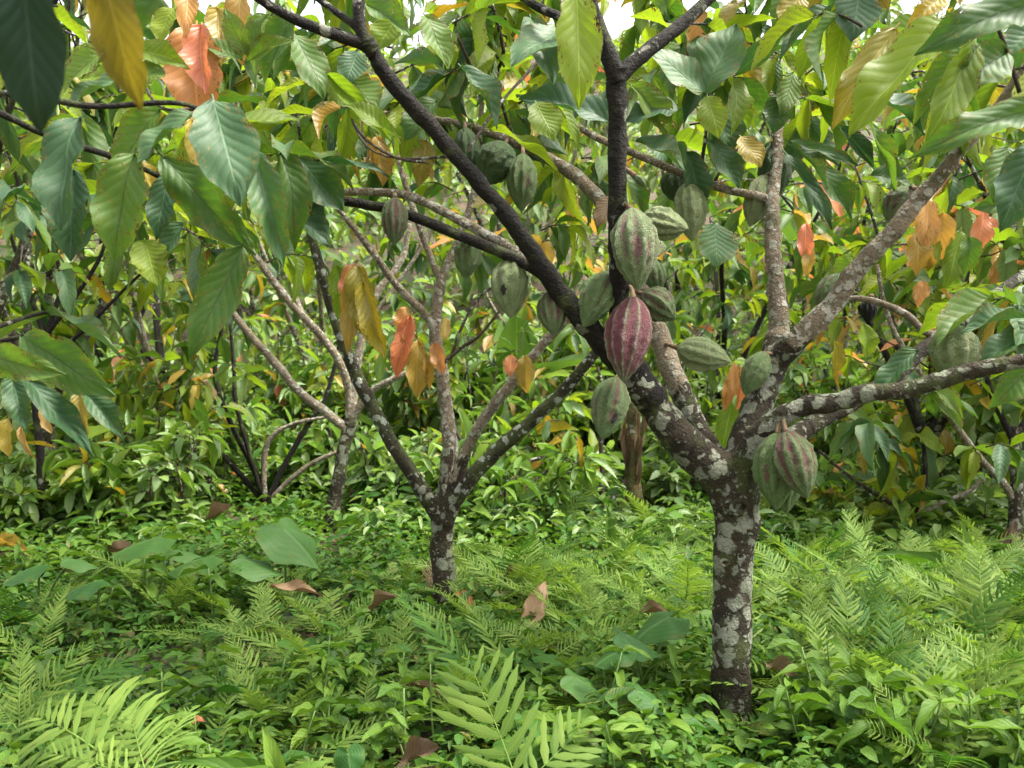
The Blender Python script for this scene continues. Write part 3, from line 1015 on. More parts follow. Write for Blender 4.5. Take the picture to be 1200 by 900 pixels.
def pod(label, top, tip, wpx, mat, spin=None, stalk=None, k=None):
    Yt = top[2]
    Yb = tip[2] if len(tip) > 2 else Yt
    A, B = P(top[0], top[1], Yt), P(tip[0], tip[1], Yb)
    d = B - A
    L = d.length
    W = wpx / FPX * (Yt + Yb) / 2
    e = thing("cacao_pod", label, "cacao pod", A, "cacao pods on the trees")
    kk = R.randrange(5) if k is None else k
    key = (kk, mat)
    if key not in _pc:
        V, F, UV = PODS_T[kk]
        _pc[key] = raw_mesh("husk", V, F, UV, (PM[mat],))
    z = -d.normalized()
    ref = Vector((0, -1, 0))
    y = (ref - z * ref.dot(z))
    y.normalize()
    x = y.cross(z)
    # spin 0: uv angle 0.5 faces the camera
    rot = Matrix((x, y, z)).transposed().to_4x4()
    M = rot @ Matrix.Rotation((R.uniform(0, 6.28) if spin is None else spin), 4, 'Z') @ Matrix.Diagonal((W, W, L, 1))
    link("husk", _pc[key], e, M)
    if stalk is None:
        s = A + (-d.normalized() * 0.012) + Vector((0, 0.012, 0.028))
    else:
        s = P(*stalk)
    A2 = A + d * 0.02
    mid = (A + s) * 0.5 + (-d.normalized()) * 0.006
    V, F = tube_arrays([(A2, 0.008), (mid, 0.0055), (s, 0.0075)], 7, 4)
    link("stalk", raw_mesh("stalk", V, F, None, (STALK,)), e, Matrix.Translation(-A))


ROT_SPIN = -math.pi / 2
pod("large red-blushed green pod on the upright dark limb right above the maroon pod", (741, 245, 2.09), (748, 341, 2.07), 52, 'blush', stalk=(728, 240, 2.12), k=0)
pod("deep maroon pod with pale ridges hanging at the limb junction, the reddest of all", (743, 349, 2.12), (731, 448, 2.07), 52, 'maroon', stalk=(737, 335, 2.20), k=1)
pod("pale yellowish pod lying almost level, its stem end behind the blushed green pod", (752, 256, 2.26), (807, 268, 2.22), 38, 'pale', stalk=(735, 262, 2.16), k=2)
pod("pale warty pod hanging upright under the thin side branch, above the level pale pod", (806, 214, 2.62), (811, 283, 2.60), 36, 'pale', stalk=(802, 204, 2.66), k=3)
pod("green pod tilted against the left face of the upright dark limb", (713, 320, 2.24), (684, 384, 2.18), 40, 'green', stalk=(722, 318, 2.2), k=4)
pod("short maroon and green pod pointing down and away just beside the maroon pod's stem", (752, 344, 2.27), (792, 374, 2.25), 38, 'halfmaroon', stalk=(737, 338, 2.24), k=0)
pod("green pod mostly hidden between the blushed pod and the short maroon-green pod", (764, 305, 2.42), (772, 344, 2.42), 26, 'green', stalk=(752, 300, 2.64), k=1)
pod("green pod with a black rot patch near its tip, hanging below the maroon pod", (722, 443, 2.20), (705, 514, 2.16), 42, 'rotgreen', ROT_SPIN + 0.5, stalk=(736, 432, 2.27), k=2)
pod("small ribbed green pod with a dull red tint under the long dark limb", (645, 341, 2.24), (650, 394, 2.22), 33, 'blush', stalk=(658, 340, 2.2), k=3)
pod("plump pale green pod with a dark brown spot on its flank, under the level branches", (601, 302, 2.25), (598, 373, 2.22), 44, 'rotspot', ROT_SPIN - 0.45, stalk=(601, 298, 2.24), k=4)
pod("smooth green pod hanging below the level branches beside a thin dark twig", (549, 278, 2.32), (545, 327, 2.30), 31, 'green', stalk=(550, 276, 2.3), k=0)
pod("dull brownish green pod hanging in front of the two level branches", (463, 232, 2.30), (462, 288, 2.29), 30, 'halfmaroon', stalk=(462, 228, 2.4), k=1)
pod("broad green pod hanging under the thin arching branch beside a longer pod", (592, 168, 2.70), (570, 216, 2.68), 46, 'deepgreen', stalk=(594, 164, 2.82), k=2)
pod("elongated green pod hanging point down beside a broader pod under the thin arching branch", (613, 181, 2.66), (611, 248, 2.64), 34, 'green', stalk=(612, 170, 2.82), k=3)
pod("dark green pod half hidden behind the long dark limb", (545, 150, 2.74), (548, 208, 2.74), 28, 'deepgreen', stalk=(545, 144, 2.86), k=4)
pod("pale pod jutting out level to the side beyond the pale second limb", (794, 408, 2.40), (857, 424, 2.36), 38, 'pale', stalk=(780, 402, 2.57), k=1)
pod("small green pod leaning on the pale trunk-like upright limb just above the fork", (897, 413, 2.40), (872, 463, 2.38), 30, 'green', stalk=(906, 420, 2.44), k=2)
pod("narrow dark green pod tucked behind the foot of the pale upright limb", (884, 458, 2.50), (873, 512, 2.50), 24, 'deepgreen', stalk=(890, 452, 2.46), k=3)
pod("big green pod hanging under the fork, overlapped by a half maroon pod", (911, 508, 2.24), (910, 598, 2.22), 48, 'green', stalk=(914, 492, 2.31), k=0)
pod("pale green pod tip showing below and between the pair under the fork", (918, 520, 2.31), (921, 602, 2.29), 42, 'green', stalk=(918, 492, 2.34), k=2)
pod("half maroon pod leaning over the big green pod under the fork", (921, 506, 2.19), (946, 584, 2.15), 46, 'halfmaroon', -2.2, stalk=(918, 490, 2.30), k=4)
pod("pale green pod hanging behind the low spreading branch", (1118, 380, 2.34), (1117, 450, 2.34), 52, 'pale', stalk=(1122, 376, 2.7), k=3)
pod("green pod half hidden behind the foot of the slanting pale limb", (985, 322, 2.50), (962, 376, 2.48), 38, 'green', stalk=(992, 322, 2.40), k=1)
pod("red-tinged green pod peeping from behind the upper stretch of the slanting pale limb", (1066, 220, 2.42), (1042, 262, 2.42), 36, 'blush', stalk=(1072, 222, 2.32), k=2)
pod("pale green pod hanging just where the thin side branch meets the pale upright limb", (897, 206, 2.62), (878, 266, 2.60), 32, 'pale', stalk=(904, 204, 2.6), k=0)
pod("long dark green pod behind the top of the pale upright limb", (905, 170, 2.72), (910, 234, 2.72), 36, 'deepgreen', stalk=(909, 166, 2.64), k=4)
pod("dark green pod in shade under the thin side branch, beside the pale warty pod", (787, 198, 2.74), (793, 238, 2.74), 28, 'deepgreen', stalk=(788, 194, 2.70), k=1)
pod("tiny unripe green pod on a thin stalk to the side of the upright dark limb", (744, 206, 2.10), (757, 219, 2.10), 10, 'green', stalk=(730, 196, 2.13), k=2)
pod("small dark green pod high under the leaves near the top of the long dark limb", (388, 48, 2.7), (391, 92, 2.7), 28, 'deepgreen', stalk=(384, 40, 2.8), k=3)
pod("black dried pod hanging in the shade beyond the slanting pale limb", (1020, 348, 2.85), (1019, 378, 2.85), 18, 'black', stalk=(1022, 348, 2.79), k=0)

# ---------------------------------------------------------------- middle cacao tree
MIXB = {'mature': 4, 'fresh': 5, 'deep': 1.5, 'yellow': 0.5, 'flush': 0.4, 'tan': 0.5}
mid = Tree("cacao_tree", "slender cacao tree forking near the ground, its pale stems behind the long dark limb", "tree", P(522, 712, 3.6))
mid_trunk = pixpath([(523, 740, 3.6, 46), (522, 716, 3.6, 34), (522, 700, 3.6, 29), (519, 660, 3.6, 28), (518, 620, 3.6, 29), (519, 596, 3.6, 31)], 0.98)
J = [(519, 612, 3.6, 24), (505, 590, 3.58, 21), (480, 552, 3.55, 19), (455, 512, 3.52, 18), (430, 465, 3.5, 18), (412, 425, 3.48, 17), (394, 375, 3.46, 16), (378, 325, 3.44, 14), (366, 280, 3.42, 12), (355, 235, 3.4, 9), (340, 190, 3.4, 7)]
K = [(519, 610, 3.6, 24), (522, 575, 3.62, 22), (527, 525, 3.65, 21), (524, 480, 3.68, 19), (517, 430, 3.7, 18), (511, 390, 3.72, 17), (514, 350, 3.74, 15), (520, 318, 3.76, 12), (534, 288, 3.8, 10), (552, 240, 3.85, 10), (560, 190, 3.9, 9), (565, 120, 3.95, 7)]
Lb = [(521, 612, 3.58, 22), (530, 575, 3.56, 18), (548, 525, 3.53, 15), (575, 480, 3.5, 15), (605, 442, 3.47, 14), (635, 405, 3.44, 13), (660, 378, 3.42, 12), (700, 330, 3.4, 10)]
Mb = [(520, 612, 3.57, 24), (538, 580, 3.54, 21), (565, 545, 3.5, 20), (600, 512, 3.46, 19), (635, 482, 3.42, 17), (665, 452, 3.38, 15), (692, 420, 3.34, 13), (730, 370, 3.3, 10), (760, 320, 3.28, 8)]
remesh_fork([mid_trunk, pixpath(J[:3]), pixpath(K[:3]), pixpath(Lb[:3]), pixpath(Mb[:3])], 0.008, "trunk", BARK['main'], mid)
mid.tube("branch", pixpath(J[1:]), BARK['mossy'], 10, 5)
mid.tube("branch", pixpath(K[1:]), BARK['pale'], 10, 5)
mid.tube("branch", pixpath(Lb[1:]), BARK['pale'], 10, 5)
mid.tube("branch", pixpath(Mb[1:]), BARK['mossy'], 10, 5)
mid.tube("branch", pixpath([(512, 392, 3.72, 12), (498, 368, 3.7, 11), (470, 340, 3.66, 10), (440, 300, 3.62, 9), (415, 268, 3.6, 8), (392, 240, 3.58, 6)]), BARK['pale'], 9, 5)
mid.tube("branch", pixpath([(518, 335, 3.75, 9), (504, 300, 3.74, 9), (486, 250, 3.72, 9), (472, 205, 3.7, 8), (462, 165, 3.7, 7), (455, 100, 3.7, 5)]), BARK['pale'], 9, 5)
mid.twig(pixpath([(530, 415, 3.7, 5), (545, 375, 3.7, 4), (570, 340, 3.72, 4), (612, 330, 3.7, 3)]))
mid.twig(pixpath([(515, 430, 3.6, 6), (540, 408, 3.6, 5), (560, 395, 3.58, 4), (585, 365, 3.56, 3)]))
Hk = mid.hero
for b_, t_, w_, m_ in (((482, 370, 3.5), (462, 442), 22, 'flush'), ((490, 398, 3.5), (490, 466), 26, 'tan'), ((476, 360, 3.5), (466, 385), 16, 'flush'),
                       ((510, 402, 3.5), (518, 438), 17, 'flush'), ((500, 415, 3.5), (506, 454), 12, 'tan'), ((524, 372, 3.5), (520, 400), 12, 'tan'),
                       ((484, 375, 3.52), (476, 410), 14, 'flush'), ((616, 418, 3.4), (612, 458), 24, 'tan'), ((600, 416, 3.4), (596, 440), 16, 'flush')):
    Hk(b_, t_, w_, m_)
fill(mid, [
    (430, 640, -40, 200, 3.4, 4.3, 32, 0.24, MIXB, 'mid'),
    (640, 830, -20, 230, 3.5, 4.3, 15, 0.24, MIXB, 'mid'),
    (300, 430, 20, 200, 3.3, 4.0, 10, 0.24, MIXB, 'mid'),
    (520, 700, 220, 300, 3.6, 4.2, 5, 0.20, MIXB, 'mid'),
    (300, 380, 270, 310, 3.4, 3.7, 1, 0.22, MIXB, 'mid'),
])
mid.finish(230)

# ---------------------------------------------------------------- cacao tree behind it on the left
back = Tree("cacao_tree", "thin cacao tree with a crooked dark stem behind the slender forking one", "tree", P(390, 622, 5.5))
back.tube("trunk", pixpath([(388, 632, 5.5, 18), (392, 590, 5.5, 17), (400, 545, 5.5, 15), (407, 508, 5.5, 15), (412, 488, 5.5, 14)], 1.0), BARK['main'], 10, 5)
for pth in ([(408, 505, 5.5, 12), (385, 485, 5.48, 11), (352, 460, 5.45, 10), (325, 428, 5.42, 10), (300, 400, 5.4, 9), (275, 370, 5.4, 8), (262, 345, 5.4, 6)],
            [(411, 495, 5.5, 12), (408, 455, 5.5, 10), (398, 425, 5.45, 10), (376, 393, 5.4, 10), (345, 360, 5.35, 9), (312, 318, 5.3, 9), (285, 282, 5.25, 8), (265, 240, 5.2, 6)],
            [(412, 492, 5.5, 10), (418, 430, 5.52, 10), (434, 358, 5.55, 10), (462, 318, 5.58, 8), (474, 295, 5.6, 7), (480, 262, 5.6, 5)],
            [(410, 500, 5.48, 9), (432, 462, 5.45, 9), (470, 440, 5.4, 7), (500, 430, 5.4, 4)]):
    back.tube("branch", pixpath(pth, 1.0), BARK['pale'], 8, 5)
fill(back, [(170, 330, 180, 330, 4.8, 5.8, 12, 0.25, MIXB, 'mid'), (230, 480, 20, 200, 5.0, 6.2, 14, 0.25, MIXB, 'mid')])
back.finish(140)

# many-stemmed sapling
clump = Tree("cacao_sapling", "clump of thin bare dark stems spreading from the ground beside the thin crooked tree", "sapling", P(312, 582, 6.3))
clump.tube("stem", pixpath([(312, 590, 6.3, 9), (300, 555, 6.3, 8), (275, 505, 6.25, 7), (258, 465, 6.2, 7), (252, 430, 6.2, 6), (262, 375, 6.2, 5), (268, 330, 6.2, 4)]), BARK['dark'], 7, 4)
clump.tube("stem", pixpath([(311, 588, 6.3, 8), (310, 535, 6.3, 8), (322, 508, 6.3, 7), (350, 495, 6.28, 5), (388, 488, 6.25, 4)]), BARK['pale'], 7, 4)
clump.tube("stem", pixpath([(313, 588, 6.3, 8), (332, 548, 6.3, 8), (360, 500, 6.3, 7), (380, 470, 6.3, 6), (392, 430, 6.3, 5), (400, 390, 6.3, 4)]), BARK['dark'], 7, 4)
clump.tube("stem", pixpath([(314, 588, 6.3, 7), (345, 558, 6.3, 7), (375, 538, 6.3, 6), (410, 525, 6.3, 5)]), BARK['pale'], 7, 4)
clump.tube("stem", pixpath([(310, 588, 6.3, 7), (285, 560, 6.3, 7), (250, 520, 6.2, 6), (225, 480, 6.1, 6), (200, 445, 6.0, 5), (165, 410, 5.9, 4)]), BARK['dark'], 7, 4)
clump.tube("stem", pixpath([(309, 586, 6.3, 6), (278, 480, 6.2, 6), (274, 430, 6.2, 5), (270, 380, 6.2, 4)]), BARK['dark'], 7, 4)
fill(clump, [(140, 290, 430, 540, 5.6, 6.4, 12, 0.22, {'mature': 5, 'fresh': 4, 'shrub': 4, 'yellow': 0.6, 'tan': .4}, 'mid'), (180, 300, 300, 400, 5.8, 6.6, 4, 0.22, MIXB, 'mid')])
clump.finish(70)

# ---------------------------------------------------------------- near branch coming in from the upper left
near = Tree("cacao_branch", "leafy cacao branch reaching in over the clearing with big drooping leaves, two blurred by nearness", "branch", P(-160, 150, 1.5))
near.tube("stem", pixpath([(-160, 150, 1.5, 14), (-60, 120, 1.5, 12), (20, 110, 1.5, 10), (110, 125, 1.5, 8), (200, 120, 1.52, 7), (235, 128, 1.54, 5)]), BARK['dark'], 8, 5)
near.tube("stem", pixpath([(200, 214, 2.34, 7), (150, 190, 2.1, 8), (60, 160, 1.8, 9), (-40, 120, 1.6, 10), (-160, 120, 1.5, 12)]), BARK['dark'], 8, 5)
near.tube("stem", pixpath([(-80, -120, 0.78, 20), (60, -70, 0.76, 16), (200, -60, 0.76, 10)]), BARK['dark'], 8, 5)
near.tube("stem", pixpath([(230, 128, 1.54, 5), (196, 128, 1.56, 4), (180, 118, 1.58, 4), (172, 104, 1.6, 3)]), BARK['twig'], 7, 5)
Hn = near.hero
Hn((22, -60, 0.70), (44, 160, 0.76), 72, 'blackish', 0, Vector((0.35, -1, -0.35)))
Hn((112, -70, 0.76), (152, 132, 0.80), 60, 'ochre', 4, Vector((0.2, -1, -0.2)))
Hn((205, -45, 0.85), (150, 26, 0.84), 40, 'mature', 1)
Hn((95, 138, 1.5), (46, 252, 1.42), 54, 'deep', 1, Vector((-0.2, -0.7, 0.9)))
Hn((88, 200, 1.58), (76, 300), 44, 'deep', 3)
Hn((158, 180, 1.5), (126, 298, 1.46), 56, 'mature', 1, Vector((0.15, -1, 0.1)))
Hn((188, 128, 1.55), (116, 190, 1.5), 46, 'mature', 2)
Hn((230, 134, 1.5), (150, 172, 1.45), 38, 'deep', 1, Vector((0, -0.5, 1)))
Hn((250, 117, 1.42), (280, 230, 1.36), 70, 'deep', 0, Vector((0.1, -0.85, 0.6)))
Hn((190, 182, 1.6), (280, 288, 1.55), 52, 'mature', 4, Vector((0, -1, 0.05)))
Hn((298, 178, 1.6), (330, 305, 1.56), 40, 'deep', 3)
Hn((225, 140, 1.66), (246, 218, 1.64), 32, 'tan', 2)
Hn((230, 30, 1.9), (226, 132, 1.85), 66, 'flush', 1)
Hn((236, 30, 1.86), (232, 100, 1.8), 36, 'flush', 3)
Hn((222, -20, 1.8), (216, 38), 24, 'flush', 0)
Hn((285, -10, 2.0), (272, 65), 32, 'tan', 1)
Hn((255, 10, 2.0), (258, 70), 30, 'tan', 3)
Hn((284, 70, 1.9), (232, 36), 34, 'mature', 2)
Hn((290, 65, 1.9), (262, 10), 26, 'mature', 0)
Hn((290, 65, 1.9), (304, 12), 26, 'mature', 1)
Hn((290, 72, 1.9), (338, 42), 24, 'mature', 3)
Hn((160, 60, 1.8), (208, 62), 30, 'fresh', 2)
Hn((122, 60, 1.7), (60, 88), 40, 'mature', 2)
Hn((150, 92, 1.7), (70, 108), 44, 'deep', 1, Vector((0, -0.6, 1)))
Hn((98, 95, 1.8), (130, 80), 22, 'fresh', 1)
Hn((190, 80, 1.8), (160, 92), 34, 'mature', 3)
Hn((205, 10, 1.9), (180, 40), 34, 'fresh', 1)
Hn((60, 95, 1.9), (44, 140), 26, 'flush', 3)
Hn((70, 148, 1.9), (8, 168), 30, 'fresh', 2)
Hn((285, 288, 1.6), (220, 416, 1.55), 46, 'mature', 0, Vector((0.2, -1, 0.1)))
Hn((200, 205, 1.9), (180, 275), 30, 'deep', 1)
Hn((170, 282, 1.9), (182, 330), 40, 'fresh', 3)
Hn((215, 262, 1.9), (172, 310), 26, 'deep', 2)
fill(near, [(-60, 200, -40, 180, 1.9, 2.9, 10, 0.20, MIXM, 'mid'), (160, 340, 120, 280, 2.0, 2.9, 5, 0.24, MIXM, 'mid')])
near.finish(200)

# low near branch at the left edge
near2 = Tree("cacao_branch", "low cacao branch with spotted leaves poking in at the edge beneath the drooping leaves", "branch", P(-120, 420, 1.7))
near2.tube("stem", pixpath([(-120, 425, 1.7, 9), (-40, 405, 1.7, 8), (10, 398, 1.7, 6), (28, 392, 1.7, 5)]), BARK['dark'], 8, 4)
near2.tube("stem", pixpath([(-120, 445, 1.72, 8), (-30, 395, 1.9, 6), (30, 372, 2.05, 5), (58, 365, 2.1, 4)]), BARK['dark'], 8, 4)
Hn = near2.hero
Hn((25, 393, 1.7), (123, 462, 1.65), 52, 'mature', 0, Vector((0, -1, -0.05)))
Hn((-30, 412, 1.65), (52, 438, 1.6), 40, 'mature', 4, Vector((0, -1, 0.0)))
Hn((26, 440, 1.75), (108, 520, 1.7), 30, 'deep', 1, Vector((0.2, -0.8, 0.7)))
Hn((15, 442, 1.8), (26, 500), 28, 'deep', 3, Vector((0, -0.7, 0.7)))
Hn((98, 460, 1.8), (140, 500), 26, 'deep', 2, Vector((0.2, -0.8, 0.7)))
Hn((55, 368, 2.1), (140, 388, 2.0), 20, 'deep', 1, Vector((0, -0.35, 1)))
Hn((58, 370, 2.1), (-10, 392, 2.05), 14, 'mature', 3)
Hn((92, 460, 1.9), (94, 505), 20, 'tan', 2)
Hn((52, 478, 2.0), (54, 505), 12, 'tan', 1)
Hn((10, 490, 2.0), (2, 532), 22, 'yellow', 1)
Hn((26, 500, 2.0), (28, 535), 10, 'tan', 2)
near2.finish(40)


# ---------------------------------------------------------------- background cacao trees
def bg_tree(px, Y, h, label, mats, nparts=60, L=0.25, spread=1.2, dens=0.85, gnd=None, low=0.12, name="cacao_tree", cat="tree"):
    x = (px - CX) / FPX * Y
    z0 = ground_z(x, Y)
    base = Vector((x, Y, z0 - 0.05))
    t = Tree(name, label, cat, base, "cacao trees of the plantation")
    hf = R.uniform(0.45, 0.75)
    r0 = 0.045 * (h / 3.2)
    fork = base + Vector((R.uniform(-0.08, 0.08), R.uniform(-0.08, 0.08), hf + 0.05))
    t.tube("trunk", [(base, r0 * 1.2), (base.lerp(fork, 0.5) + Vector((R.uniform(-.03, .03), 0, 0)), r0), (fork, r0 * 0.95)], BARK['main'], 8, 4)
    nb = R.randint(4, 5)
    a0 = R.uniform(0, 6.28)
    for i in range(nb):
        an = a0 + i * 2 * math.pi / nb + R.uniform(-0.3, 0.3)
        out = Vector((math.cos(an), math.sin(an), 0))
        s = spread * R.uniform(0.7, 1.1)
        hh = h * R.uniform(0.75, 1.05)
        p1 = fork + out * s * 0.35 + Vector((0, 0, (hh - hf) * 0.35))
        p2 = fork + out * s * 0.7 + Vector((R.uniform(-.15, .15), R.uniform(-.15, .15), (hh - hf) * 0.68))
        p3 = fork + out * s + Vector((R.uniform(-.2, .2), R.uniform(-.2, .2), (hh - hf)))
        pts = [(fork, r0 * 0.7), (p1, r0 * 0.55), (p2, r0 * 0.38), (p3, r0 * 0.15)]
        t.tube("branch", pts, BARK[R.choice(['pale', 'main', 'dark'])], 7, 4, 0.4, 0.1)
        cm = catmull(pts, 8)
        for q, (p, r) in enumerate(cm):
            f = q / (len(cm) - 1)
            if f < low:
                continue
            for _ in range(int(dens * (0.5 + 1.0 * f) + R.random())):
                d = (out * R.uniform(-0.4, 1.2) + Vector((R.gauss(0, 0.8), R.gauss(0, 0.8), R.uniform(-0.5, 0.6))))
                q0 = p
                if R.random() < 0.7:
                    q1 = p + d.normalized() * R.uniform(0.15, 0.55)
                    t.twig([(p, 0.006), (p.lerp(q1, 0.5) + Vector((0, 0, 0.02)), 0.005), (q1, 0.004)], 4)
                    q0 = q1
                t.cluster(q0, d, R.uniform(0.12, 0.22), R.randint(4, 6), L, mats, 'mid')
    t.finish(nparts)
    return t


GREEN = {'mature': 5, 'deep': 2, 'fresh': 4, 'yellow': 0.4, 'tan': 0.3}
BRIGHT = {'mature': 3, 'fresh': 5, 'shrub': 3, 'yellow': 0.5, 'flush': 0.2, 'tan': 0.4}
DARKG = {'mature': 5, 'deep': 5, 'fresh': 1.5, 'yellow': 0.4}
FLUSH = {'mature': 4, 'fresh': 5, 'flush': 0.7, 'tan': 1.1, 'yellow': 0.4}
bgs = [
    (-60, 4.6, 3.4, "dense dark cacao tree at the left edge whose crown shades the ground", DARKG, 70, 1.3),
    (70, 5.6, 3.2, "bushy cacao tree behind the low spotted branch at the left", GREEN, 60, 1.2),
    (190, 7.2, 3.8, "yellow-green cacao tree behind the clump of bare stems", BRIGHT, 50, 1.3),
    (390, 9.2, 3.6, "tall cacao tree closing the view behind the crooked thin tree", GREEN, 50, 1.4),
    (665, 7.2, 2.3, "low cacao tree with tan and orange young leaves behind the hanging maroon pod", FLUSH, 60, 0.8),
    (840, 8.6, 3.6, "cacao tree rising straight behind the main trunk's fork", GREEN, 50, 1.4),
    (980, 8.5, 3.4, "yellowish cacao tree beyond the slanting pale limb", BRIGHT, 50, 1.2),
    (1085, 5.4, 2.7, "cacao tree with drooping orange-brown young leaves beyond the low spreading branch", FLUSH, 70, 0.95),
    (1290, 5.2, 3.3, "dark leafy cacao tree at the far right edge", DARKG, 60, 1.2),
]
for px, Y, h, lab, mats, npt, spr in bgs:
    bg_tree(px, Y, h, lab, mats, npt, 0.25, spr)
far_labels = [
    (-120, 9.5, 5.6, "tall shade tree far back beyond the left edge trees"),
    (120, 10.5, 6.0, "tall leafy tree far back above the yellow-green cacao tree"),
    (300, 12.5, 5.0, "tall leafy tree far back behind the drooping leaf branch"),
    (610, 13.5, 5.0, "tall leafy tree far back under a small gap of sky"),
    (800, 13.0, 5.0, "tall leafy tree far back between the dark forked limb and the pale upright one"),
    (1010, 13.0, 5.6, "tall leafy tree far back showing between the pale upright and slanting limbs"),
    (1180, 10.5, 6.0, "tall leafy tree far back behind the broad leaves at the upper right"),
    (1350, 9.5, 5.6, "tall leafy tree far back beyond the right edge tree"),
]
for px, Y, h, lab in far_labels:
    bg_tree(px, Y, h, lab, {'mature': 3, 'fresh': 3, 'shrub': 3, 'far': 3, 'flush': 0.15, 'tan': 0.3, 'yellow': 0.3}, 30, 0.32, 1.9, 1.3, low=0.2, name="tall_tree")

# right-hand thin-stemmed tree
rt = Tree("cacao_tree", "thin-stemmed forked cacao tree by the right edge, dry leaves at its foot", "tree", P(1190, 655, 4.6))
rt.tube("trunk", pixpath([(1190, 665, 4.6, 20), (1189, 620, 4.6, 18), (1191, 570, 4.6, 17), (1188, 530, 4.6, 15), (1192, 500, 4.6, 13)]), BARK['main'], 9, 5)
rt.tube("branch", pixpath([(1190, 590, 4.6, 10), (1175, 565, 4.58, 10), (1150, 540, 4.55, 10), (1125, 505, 4.5, 9), (1100, 468, 4.45, 8), (1070, 425, 4.4, 7), (1040, 370, 4.4, 6), (1028, 310, 4.4, 5)]), BARK['pale'], 8, 5)
rt.tube("branch", pixpath([(1190, 520, 4.6, 10), (1175, 490, 4.62, 9), (1160, 455, 4.65, 7), (1150, 400, 4.7, 5)]), BARK['dark'], 8, 5)
rt.tube("branch", pixpath([(1192, 510, 4.6, 10), (1215, 470, 4.6, 9), (1240, 400, 4.6, 6)]), BARK['dark'], 8, 5)
fill(rt, [(1000, 1110, 470, 540, 4.3, 4.9, 7, 0.26, DARKG, 'mid'), (1120, 1230, 440, 560, 4.3, 4.9, 7, 0.24, GREEN, 'mid'), (1060, 1240, 230, 370, 4.4, 5.2, 10, 0.25, FLUSH, 'mid')])
Hr = rt.hero
for b_, t_, w_, m_ in (((1088, 232, 4.2), (1085, 292), 26, 'flush'), ((1105, 250, 4.2), (1100, 312), 30, 'tan'), ((1155, 243, 4.2), (1148, 302), 20, 'flush'), ((1126, 270, 4.2), (1112, 335), 26, 'fresh'),
                       ((1076, 270, 4.2), (1078, 320), 26, 'tan'), ((1172, 300, 4.2), (1168, 345), 18, 'flush'), ((1094, 362, 4.1), (1092, 398), 10, 'flush'), ((1136, 278, 4.1), (1140, 318), 26, 'mature'),
                       ((945, 262, 4.2), (944, 305), 18, 'flush'), ((950, 292, 4.2), (944, 322), 14, 'tan'), ((1082, 330, 4.2), (1075, 355), 18, 'flush'), ((1190, 610, 4.5), (1178, 660), 16, 'dry'),
                       ((1195, 625, 4.5), (1190, 668), 16, 'dry'), ((1000, 300, 4.2), (985, 330), 34, 'fresh'), ((1012, 380, 4.2), (1018, 420), 22, 'fresh'), ((978, 400, 4.3), (986, 440), 16, 'yellow')):
    Hr(b_, t_, w_, m_)
rt.finish(110)
dry = Tree("cacao_sapling", "dead-looking thin forked stem low down beside the right edge trunk", "sapling", P(1072, 606, 4.9))
dry.tube("stem", pixpath([(1072, 612, 4.9, 8), (1082, 575, 4.9, 8), (1085, 545, 4.9, 7), (1082, 520, 4.9, 5)]), BARK['dark'], 7, 4)
dry.tube("stem", pixpath([(1070, 608, 4.9, 7), (1100, 590, 4.88, 7), (1132, 578, 4.86, 6), (1152, 562, 4.85, 5)]), BARK['pale'], 7, 4)
dry.tube("stem", pixpath([(1068, 608, 4.9, 6), (1045, 590, 4.9, 6), (1000, 562, 4.9, 5), (960, 528, 4.9, 4)]), BARK['twig'], 7, 4)
dry.finish(0)

thin = Tree("cacao_sapling", "spindly sapling of thin pale bare stems behind the maroon pod and the leaning limb", "sapling", P(700, 600, 5.6))
for pth in ([(705, 605, 5.6, 7), (706, 560, 5.6, 7), (704, 520, 5.6, 6), (712, 480, 5.6, 5), (700, 430, 5.6, 4)],
            [(705, 600, 5.6, 6), (735, 560, 5.6, 6), (745, 510, 5.6, 5), (790, 440, 5.6, 4), (830, 380, 5.6, 3)],
            [(590, 605, 5.2, 7), (600, 570, 5.2, 6), (612, 545, 5.2, 6), (640, 535, 5.2, 4)],
            [(590, 605, 5.2, 6), (620, 570, 5.2, 6), (650, 545, 5.2, 4)],
            [(588, 605, 5.2, 6), (575, 570, 5.2, 6), (548, 535, 5.2, 5), (535, 505, 5.2, 4)]):
    thin.tube("stem", pixpath(pth), BARK['twig'], 7, 5)
fill(thin, [(680, 840, 380, 520, 5.5, 6.0, 4, 0.2, FLUSH, 'mid'), (560, 660, 470, 540, 5.1, 5.6, 3, 0.18, FLUSH, 'mid')])
thin.finish(40)
bare = Tree("cacao_sapling", "bare branching twiggy sapling beyond the low spotted branch at the left", "sapling", P(40, 600, 5.0))
for pth in ([(45, 610, 5.0, 12), (48, 540, 5.0, 11), (40, 450, 5.0, 9), (52, 400, 5.0, 8), (30, 330, 5.0, 6), (8, 262, 5.0, 4)],
            [(45, 420, 5.0, 8), (62, 370, 5.0, 7), (72, 330, 5.0, 6), (60, 280, 5.0, 4)],
            [(52, 395, 5.0, 7), (90, 345, 5.0, 6), (118, 300, 5.0, 5), (125, 270, 5.0, 4)],
            [(48, 430, 5.0, 7), (100, 385, 5.0, 5), (155, 330, 5.0, 4), (190, 300, 5.0, 3)]):
    bare.tube("stem", pixpath(pth), BARK['dark'], 7, 5)
fill(bare, [(-20, 160, 250, 380, 4.8, 5.6, 6, 0.22, MIXB, 'mid')])
bare.finish(50)

# ---------------------------------------------------------------- banana plants
BAN = leaf_template(26, 6, 0.55, 0.16, 0.004, 0.05, tipw=0.3, shape=0.40, peak=0.9, seed=5, veins=20, petiole=True)
TEMPL['banana'] = [BAN, leaf_template(26, 6, 0.15, 0.10, 0.004, 0.04, tipw=0.3, shape=0.40, peak=0.9, seed=6, veins=20)]


